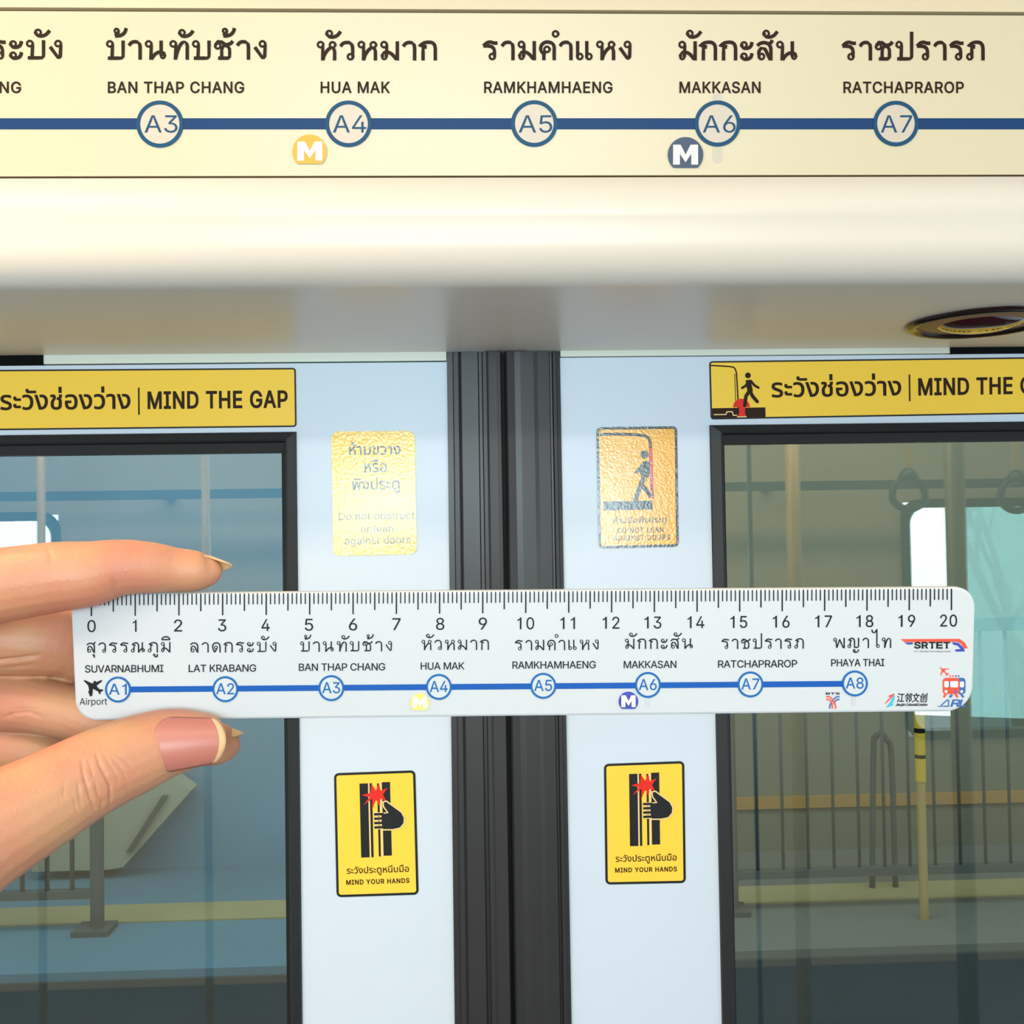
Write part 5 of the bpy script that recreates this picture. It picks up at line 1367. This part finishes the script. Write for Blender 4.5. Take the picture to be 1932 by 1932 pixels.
for (th_, x0, x1, yb, en, e0, e1, eb) in (('สุวรรณภูมิ', 163, 322, 1232, 'SUVARNABHUMI', 160.5, 308, 1268.8), ('ลาดกระบัง', 358, 522, 1231.5, 'LAT KRABANG', 356, 483, 1267.8), ('บ้านทับช้าง', 566, 740, 1230, 'BAN THAP CHANG', 564, 726.5, 1265.6),
                                     ('หัวหมาก', 795, 923, 1227, 'HUA MAK', 794, 876, 1263.4), ('รามคำแหง', 971, 1130, 1227.3, 'RAMKHAMHAENG', 967, 1124, 1261.6), ('มักกะสัน', 1179, 1308, 1224.8, 'MAKKASAN', 1177, 1276, 1260.6),
                                     ('ราชปรารภ', 1361, 1517, 1224.8, 'RATCHAPRAROP', 1355, 1504, 1259.6), ('พญาไท', 1572, 1682, 1223.2, 'PHAYA THAI', 1568.5, 1668.5, 1257.2)):
    pr = Print(PR, .00012)
    pr.thai(th_, x0, x1, yb, 20.3, 2.5, gap=.24, slope=-.006)
    pr.text(en, e0, e1, eb, eb - 13.4, slope=-.006, bold=.45, track=-.02)
    pr.build('station_name', M['r_ink'], t)
pr = Print(PR, .00010)
pr.put([(222, 1295.5), (222, 1306.5), (1613, 1295.5), (1613, 1284.5)], [(0, 1, 2, 3)])
pr.build('route_line', M['r_blue'], t)
for s_, x, y in (('A1', 222.5, 1301), ('A2', 425, 1300.3), ('A3', 625, 1298.3), ('A4', 828, 1296), ('A5', 1025, 1294), ('A6', 1222.5, 1292.3), ('A7', 1416, 1291.3), ('A8', 1613, 1289.5)):
    pr = Print(PR, .00018)
    pr.disc(x, y, 23, 1)
    pr.ring(x, y, 24.5, 4.0, 0, .00006)
    pr.text(s_, x - 17, x + 16.5, y + 9.5, y - 11, 0, .00006, bold=.5)
    pr.build('station_marker', [M['r_ring'], M['acrylic']], t)
pr = Print(PR, .00028)
badge(pr, 792, 1326.5, 17.8, 1339.5, 779, 805, 1315, 1336, 0, 1)
pr.build('interchange_badge', [M['r_yellow'], M['r_white']], t)
pr = Print(PR, .00028)
badge(pr, 1185.7, 1323.5, 18.5, 1337.5, 1172.5, 1199, 1312, 1334, 0, 1)
pr.build('interchange_badge', [M['r_navy'], M['r_white']], t)
pr = Print(PR, .00010)
pr.rect(1218, 1318, 1227, 1334)
pr.build('fare_mark', M['r_grey'], t)
pr = Print(PR, .00010)
pr.rect(1607, 1314, 1615, 1330)
pr.build('fare_mark', M['r_grey'], t)
# aeroplane symbol and its caption
pr = Print(PR, .00012)
AIR = [(157.5, 1284), (160, 1283), (174, 1289.5), (176, 1288), (177, 1285), (180, 1284.5), (181, 1287), (191, 1283), (193.5, 1284.5), (182, 1294), (187, 1300), (194, 1301), (195, 1303), (190, 1305), (189, 1310), (187, 1309.5), (185, 1304.5), (180, 1302), (175.5, 1299.5), (174, 1313), (169.5, 1314), (168, 1309), (166, 1305), (168, 1303), (167, 1296), (166, 1293)]
pr.poly(AIR)
pr.text('Airport', 150, 202, 1330, 1317.5, slope=-.01)
pr.build('airport_symbol', M['r_ink'], t)
# rail company mark
Z = lambda pts, s, ox, oy: [(ox + x / s, oy + y / s) for x, y in pts]
pr = Print(PR, .00012)
pr.poly(Z([(1335, 430), (1365, 452), (1735, 449), (1760, 465), (1780, 496), (1806, 495), (1786, 455), (1747, 428)], 3.715, 1340, 1090), 1)
pr.poly(Z([(1360, 455), (1385, 468), (1420, 467), (1420, 454)], 3.715, 1340, 1090), 2)
pr.poly(Z([(1700, 452), (1700, 467), (1735, 476), (1756, 500), (1714, 503), (1724, 518), (1786, 516), (1776, 492), (1738, 455)], 3.715, 1340, 1090), 2)
bx, by = 1340 + 1428 / 3.715, 1090 + 494 / 3.715
cw, chh = 257 / 3.715 / 5, 42 / 3.715
for k, ch in enumerate('SRTET'):
    x0 = bx + k * cw
    pr.text(ch, x0 + 1.3, x0 + cw - 1.6, by, by - chh, 0, bold=1.5)
    if ch in 'RTE':
        pr.rect(x0 + (.5 if ch != 'T' else 4), by - 1.1, x0 + (6 if ch != 'T' else cw - 4.4), by + .1)
pr.text('S.R.T. Electrified Train Company Limited', bx, bx + 257 / 3.715, by + 7.4, by + 4.6)
pr.build('rail_company_mark', [M['r_ink'], M['r_red'], M['r_navy']], t)
# transit mark below A8
pr = Print(PR, .00014)
Zb = lambda *p: Z(p, 12.075, 1530, 1280)
pr.text('BTS', 1530 + 345 / 12.075, 1530 + 655 / 12.075, 1280 + 366 / 12.075, 1280 + 322 / 12.075, 0, bold=.5)
pr.line(curve(*Zb((345, 412), (440, 428), (515, 510), (555, 600), (568, 690))), 2.7, 1)
pr.line(curve(*Zb((350, 475), (430, 490), (475, 560), (492, 690))), 2.7, 1)
pr.line(curve(*Zb((655, 410), (575, 428), (490, 510), (440, 600), (428, 690))), 2.7, 2, -.00002)
pr.line(curve(*Zb((655, 472), (590, 490), (540, 540), (525, 590))), 2.7, 2, -.00002)
pr.build('transit_mark', [M['r_ink'], M['r_red'], M['r_deep']], t)
# maker's mark
pr = Print(PR, .00012)
pr.poly(Zb((1665, 592), (1740, 545), (1870, 405), (1900, 340), (1740, 408), (1815, 418)), 1)
pr.poly(Zb((1903, 345), (1800, 560), (1705, 665), (1860, 622), (1890, 582), (1850, 590), (1890, 520), (1912, 430)), 2)
x = 1690 + 25 / 12.075
for ch in '江邻文创':
    pr.text(ch, x, x + 13.2, 1230 + 1142 / 12.075, 1230 + 942 / 12.075, 0, bold=.5, italic=.12)
    x += 14.3
pr.text('Jianglin Cultural&Creative', 1690, 1749.5, 1230 + 1228 / 12.075, 1230 + 1172 / 12.075, 0, bold=.35, italic=.25)
pr.build('maker_mark', [M['r_ink'], M['r_red'], M['r_cyan']], t)
# airport line mark
pr = Print(PR, .00012)
Zt = lambda *p: Z(p, 12.075, 1690, 1230)
pr.poly(Zt((990, 330), (1045, 400), (1045, 440), (1015, 535), (1037, 540), (1062, 470), (1102, 462), (1152, 505), (1143, 530), (1160, 545), (1190, 518), (1222, 490), (1162, 478), (1112, 432), (1142, 404), (1220, 392), (1218, 376), (1060, 378)), 1)
for xx, mm_ in ((1240, 1), (1303, 1), (1372, 2), (1436, 2)):
    pr.disc(*Zt((xx, 550))[0], 1.6, mm_)
rr_ = lambda a, b, c, d, r_: round_rect(*Zt((a, b))[0], *Zt((c, d))[0], r_ / 12.075, 5)
pr.poly(rr_(1380, 590, 1590, 960, 70), 2)
pr.poly(rr_(1075, 592, 1452, 960, 70), 1, .00006)
for q in ((1108, 668, 1206, 803), (1243, 668, 1418, 803)):
    pr.poly(rr_(*q, 22), 3, .00012)
pr.rect(*Zt((1210, 668))[0], *Zt((1238, 803))[0], 2, .00012)
pr.poly(rr_(1466, 675, 1552, 803, 22), 3, .00012)
for xx, mm_ in ((1145, 3), (1362, 2), (1502, 3)):
    pr.disc(*Zt((xx, 903))[0], 2.6, mm_, .00012)
for a, b, mm_ in (((1150, 945), (1095, 1035), 1), ((1355, 945), (1412, 1035), 1), ((1290, 975), (1230, 1035), 2), ((1480, 945), (1545, 1035), 2)):
    pr.line(Zt(a, b), 4, mm_, .00003)
y0_, y1_ = 1230 + 1245 / 12.075, 1230 + 1090 / 12.075
pr.line(Zt((1020, 1237), (1165, 1098), (1205, 1098), (1205, 1237), (1080, 1237)), 2.2, 2)
pr.line(Zt((945, 1243), (1080, 1240)), 1.2, 2)
pr.text('R', 1690 + 1250 / 12.075, 1690 + 1450 / 12.075, y0_, y1_, 2, bold=1.3, italic=.35)
pr.text('L', 1690 + 1440 / 12.075, 1690 + 1585 / 12.075, y0_, y1_, 2, bold=1.3, italic=.35)
pr.build('airport_line_mark', [M['r_ink'], M['r_red'], M['r_deep'], M['r_white']], t)

# ------------------------------------------------------------------ hand
def chain(mb, L, seg=20):
    """L: (pixel x, pixel y, distance, radius in pixels); smoothed tube through the joints"""
    P = [px(x, y, Y) for x, y, Y, r_ in L]
    rad_ = [r_ * Y / F for x, y, Y, r_ in L]
    pts = curve(*P, k=5)
    rs = []
    for i in range(len(L) - 1):
        rs += [rad_[i] + (rad_[i + 1] - rad_[i]) * j / 5 for j in range(5)]
    rs.append(rad_[-1])
    mb.tube(pts, rs, seg)


INDEX = [(-330, 1140, .248, 96), (-160, 1122, .238, 84), (-60, 1112, .234, 76), (0, 1104, .2325, 70), (104, 1089, .2325, 66), (166, 1083, .233, 62), (225, 1071, .2345, 53), (285, 1071, .2365, 48),
         (329, 1075, .238, 42), (373, 1077, .239, 38), (395, 1075, .2395, 30), (409, 1070, .2395, 19), (415, 1067, .2395, 8)]
THUMB = [(-480, 1780, .205, 170), (-250, 1690, .206, 140), (-110, 1618, .210, 118), (-30, 1572, .215, 105), (75, 1515, .221, 90), (140, 1478, .225, 82), (203, 1446, .229, 77), (255, 1424, .232, 73), (303, 1406, .234, 66),
         (340, 1398, .2345, 59), (368, 1394, .235, 53), (395, 1390, .2355, 43), (412, 1391, .236, 30), (423, 1393, .236, 12)]
MIDDLE = [(-330, 1300, .268, 90), (-60, 1318, .262, 60), (40, 1325, .258, 54), (130, 1345, .2565, 50), (220, 1375, .256, 46), (300, 1392, .256, 44), (370, 1401, .256, 43), (412, 1403, .256, 40), (436, 1404, .256, 30), (449, 1404, .256, 16), (453, 1404, .256, 6)]
RING = [(-330, 1190, .260, 100), (-60, 1198, .2565, 74), (40, 1206, .2565, 68), (115, 1214, .2595, 64), (170, 1250, .266, 48), (190, 1275, .277, 42), (185, 1290, .283, 24)]
LITTLE = [(-300, 1440, .276, 82), (-60, 1415, .266, 58), (40, 1418, .263, 54), (110, 1425, .264, 52), (155, 1432, .270, 46), (170, 1440, .279, 36), (170, 1445, .283, 18)]
WR = (-950, 1560, .225)
hm = MB()
for L in (INDEX, THUMB, MIDDLE, RING, LITTLE):
    chain(hm, L)
for L in (INDEX, MIDDLE, RING, LITTLE):
    x, y, Y, r_ = L[0]
    chain(hm, [(x + 120, y, Y, r_), (x, y, Y, r_ + 14), ((x + WR[0]) / 2, (y + WR[1]) / 2, (Y + WR[2]) / 2, 130), (WR[0], WR[1] + (y - 1300) * .3, WR[2], 130)])
x, y, Y, r_ = THUMB[0]
chain(hm, [(-250, 1690, .206, 135), (x, y, Y, 170), (-700, 1720, .215, 170), (WR[0], WR[1] + 40, WR[2], 140)])
chain(hm, [(-800, 1560, .228, 190), (-1000, 1575, .222, 185), (-1300, 1640, .21, 200)])
tmp = hm.build('hand', M['skin'])
org = tmp.location.copy()
rm = tmp.modifiers.new('r', 'REMESH')
rm.mode = 'VOXEL'
rm.voxel_size = .00036
sm = tmp.modifiers.new('s', 'SMOOTH')
sm.factor, sm.iterations = 0.5, 16
dg = bpy.context.evaluated_depsgraph_get()
hand_me = bpy.data.meshes.new_from_object(tmp.evaluated_get(dg))
tmp.modifiers.clear()
tmp.data = hand_me
tmp.name = 'hand'
hand = tag(tmp, 'hand reaching in from the left, thumb and finger pinching the ruler', 'hand')
ORIGIN['hand'] = org
hand_me.polygons.foreach_set('use_smooth', [True] * len(hand_me.polygons))

# skin folds pressed into the surface
FOLDS = [([(154, 1425), (156, 1456), (164, 1484), (172, 1512), (184, 1544)], 2.6, .00050), ([(180, 1416), (187, 1441), (196, 1459), (207, 1481), (208, 1505), (205, 1532)], 2.6, .00058),
         ([(178, 1470), (181, 1486), (185, 1502), (193, 1512), (190, 1532)], 2.4, .00042), ([(146, 1470), (149, 1495), (154, 1532)], 2.4, .00026), ([(205, 1426), (222, 1442), (234, 1458), (243, 1490)], 2.4, .00028),
         ([(214, 1420), (236, 1434), (254, 1456)], 2.2, .00020), ([(166, 1430), (172, 1452), (178, 1470)], 2.2, .00026), ([(120, 1470), (121, 1488), (119, 1510)], 2.6, .00018), ([(196, 1420), (206, 1440), (220, 1462), (226, 1490)], 2.2, .00022),
         ([(232, 1480), (241, 1496), (240, 1515)], 2.4, .0002), ([(138, 1500), (142, 1520), (148, 1540)], 2.4, .0002),
         ([(-30, 1250), (0, 1247), (35, 1243), (80, 1235)], 4, .0009), ([(-10, 1262), (30, 1259), (66, 1254)], 3.5, .0003), ([(0, 1356), (28, 1346), (55, 1343), (85, 1356)], 3.2, .0004), ([(20, 1341), (46, 1336), (74, 1339)], 2.8, .00025),
         ([(210, 1086), (217, 1104), (220, 1124)], 5, .0003), ([(90, 1030), (96, 1050), (94, 1072)], 4, .0002)]
co = [v.co.copy() for v in hand_me.vertices]
no = [v.normal.copy() for v in hand_me.vertices]
for i, p in enumerate(co):
    P = org + p
    d = P - CAM
    dz = d.dot(fwd)
    X, Y = 966 + F * d.dot(rgt) / dz, 966 - F * d.dot(upv) / dz
    if X < -20 or X > 300 or no[i].dot(d) > 0:
        continue
    push = 0.0
    for pts, sg, dep in FOLDS:
        if X < min(q[0] for q in pts) - 14 or X > max(q[0] for q in pts) + 14 or Y < min(q[1] for q in pts) - 14 or Y > max(q[1] for q in pts) + 14:
            continue
        best, fade = 1e9, 1.0
        for k in range(len(pts) - 1):
            a, b = Vector(pts[k]), Vector(pts[k + 1])
            tt = max(0, min(1, (Vector((X, Y)) - a).dot(b - a) / (b - a).length_squared))
            dd = (Vector((X, Y)) - a - (b - a) * tt).length
            if dd < best:
                best = dd
                s = (k + tt) / (len(pts) - 1)
                fade = min(1.0, 4 * s * (1 - s) + .02)
        push = max(push, dep * fade * math.exp(-(best / sg) ** 2))
    if push:
        hand_me.vertices[i].co = p - no[i] * push
hand_me.update()


def nail(base, tip, rb, rt, nrm, half, label, free=.86, droop=.0004):
    A, B = px(*base), px(*tip)
    ax = (B - A)
    n = Vector(nrm)
    n = (n - ax.normalized() * n.dot(ax.normalized())).normalized()
    b = ax.normalized().cross(n)
    rb, rt = rb * base[2] / F, rt * tip[2] / F
    NS, NF = 22, 18
    mb = MB()
    for layer in (0, 1):
        vs = []
        for i in range(NS + 1):
            for j in range(NF + 1):
                f = -1 + 2 * j / NF
                s = i / NS
                st = 1 - .16 * f * f
                s0 = .30 * (1 - math.sqrt(1 - .97 * f * f))
                s = s0 + (st - s0) * s
                r_ = rb + (rt - rb) * s + .00005 - layer * .00045
                th = f * half
                vs.append(A + ax * s + (n * math.cos(th) + b * math.sin(th)) * r_ - n * (droop * (2 * s - 1) ** 2))
        fs = []
        ids = []
        for i in range(NS):
            for j in range(NF):
                a = i * (NF + 1) + j
                q = (a, a + 1, a + NF + 2, a + NF + 1)
                mb_m = 1 if (i + .5) / NS > free else 0
                (ids if mb_m else fs).append(q if layer == 0 else q[::-1])
        bidx = len(mb.v)
        mb.add(vs, fs, 0)
        for q in ids:
            mb.f.append([bidx + k for k in q])
            mb.m.append(1)
    n0 = (NS + 1) * (NF + 1)
    rim = [j for j in range(NF + 1)] + [i * (NF + 1) + NF for i in range(1, NS + 1)] + [NS * (NF + 1) + j for j in range(NF - 1, -1, -1)] + [i * (NF + 1) for i in range(NS - 1, 0, -1)]
    for k in range(len(rim)):
        a, c = rim[k], rim[(k + 1) % len(rim)]
        mb.f.append([a, a + n0, c + n0, c])
        mb.m.append(1)
    o = mb.build('fingernail', [M['nail'], M['nail_tip']], hand, smooth=True)
    return tag(o, label)


nail((296, 1405, .234), (430, 1394, .2365), 68.5, 50, tuple(-ray(350, 1400) + Vector((0, 0, -.03))), R(50), 'pink thumbnail with a pale tip', free=.90)
nail((345, 1074, .238), (437, 1077, .2405), 41, 15, (0, .55, .84), R(55), 'long pale index fingernail', free=.5)
nail((382, 1402, .256), (459, 1401, .2565), 42, 21, (0, .1, 1), R(55), 'pale fingernail behind the thumb', free=.35)
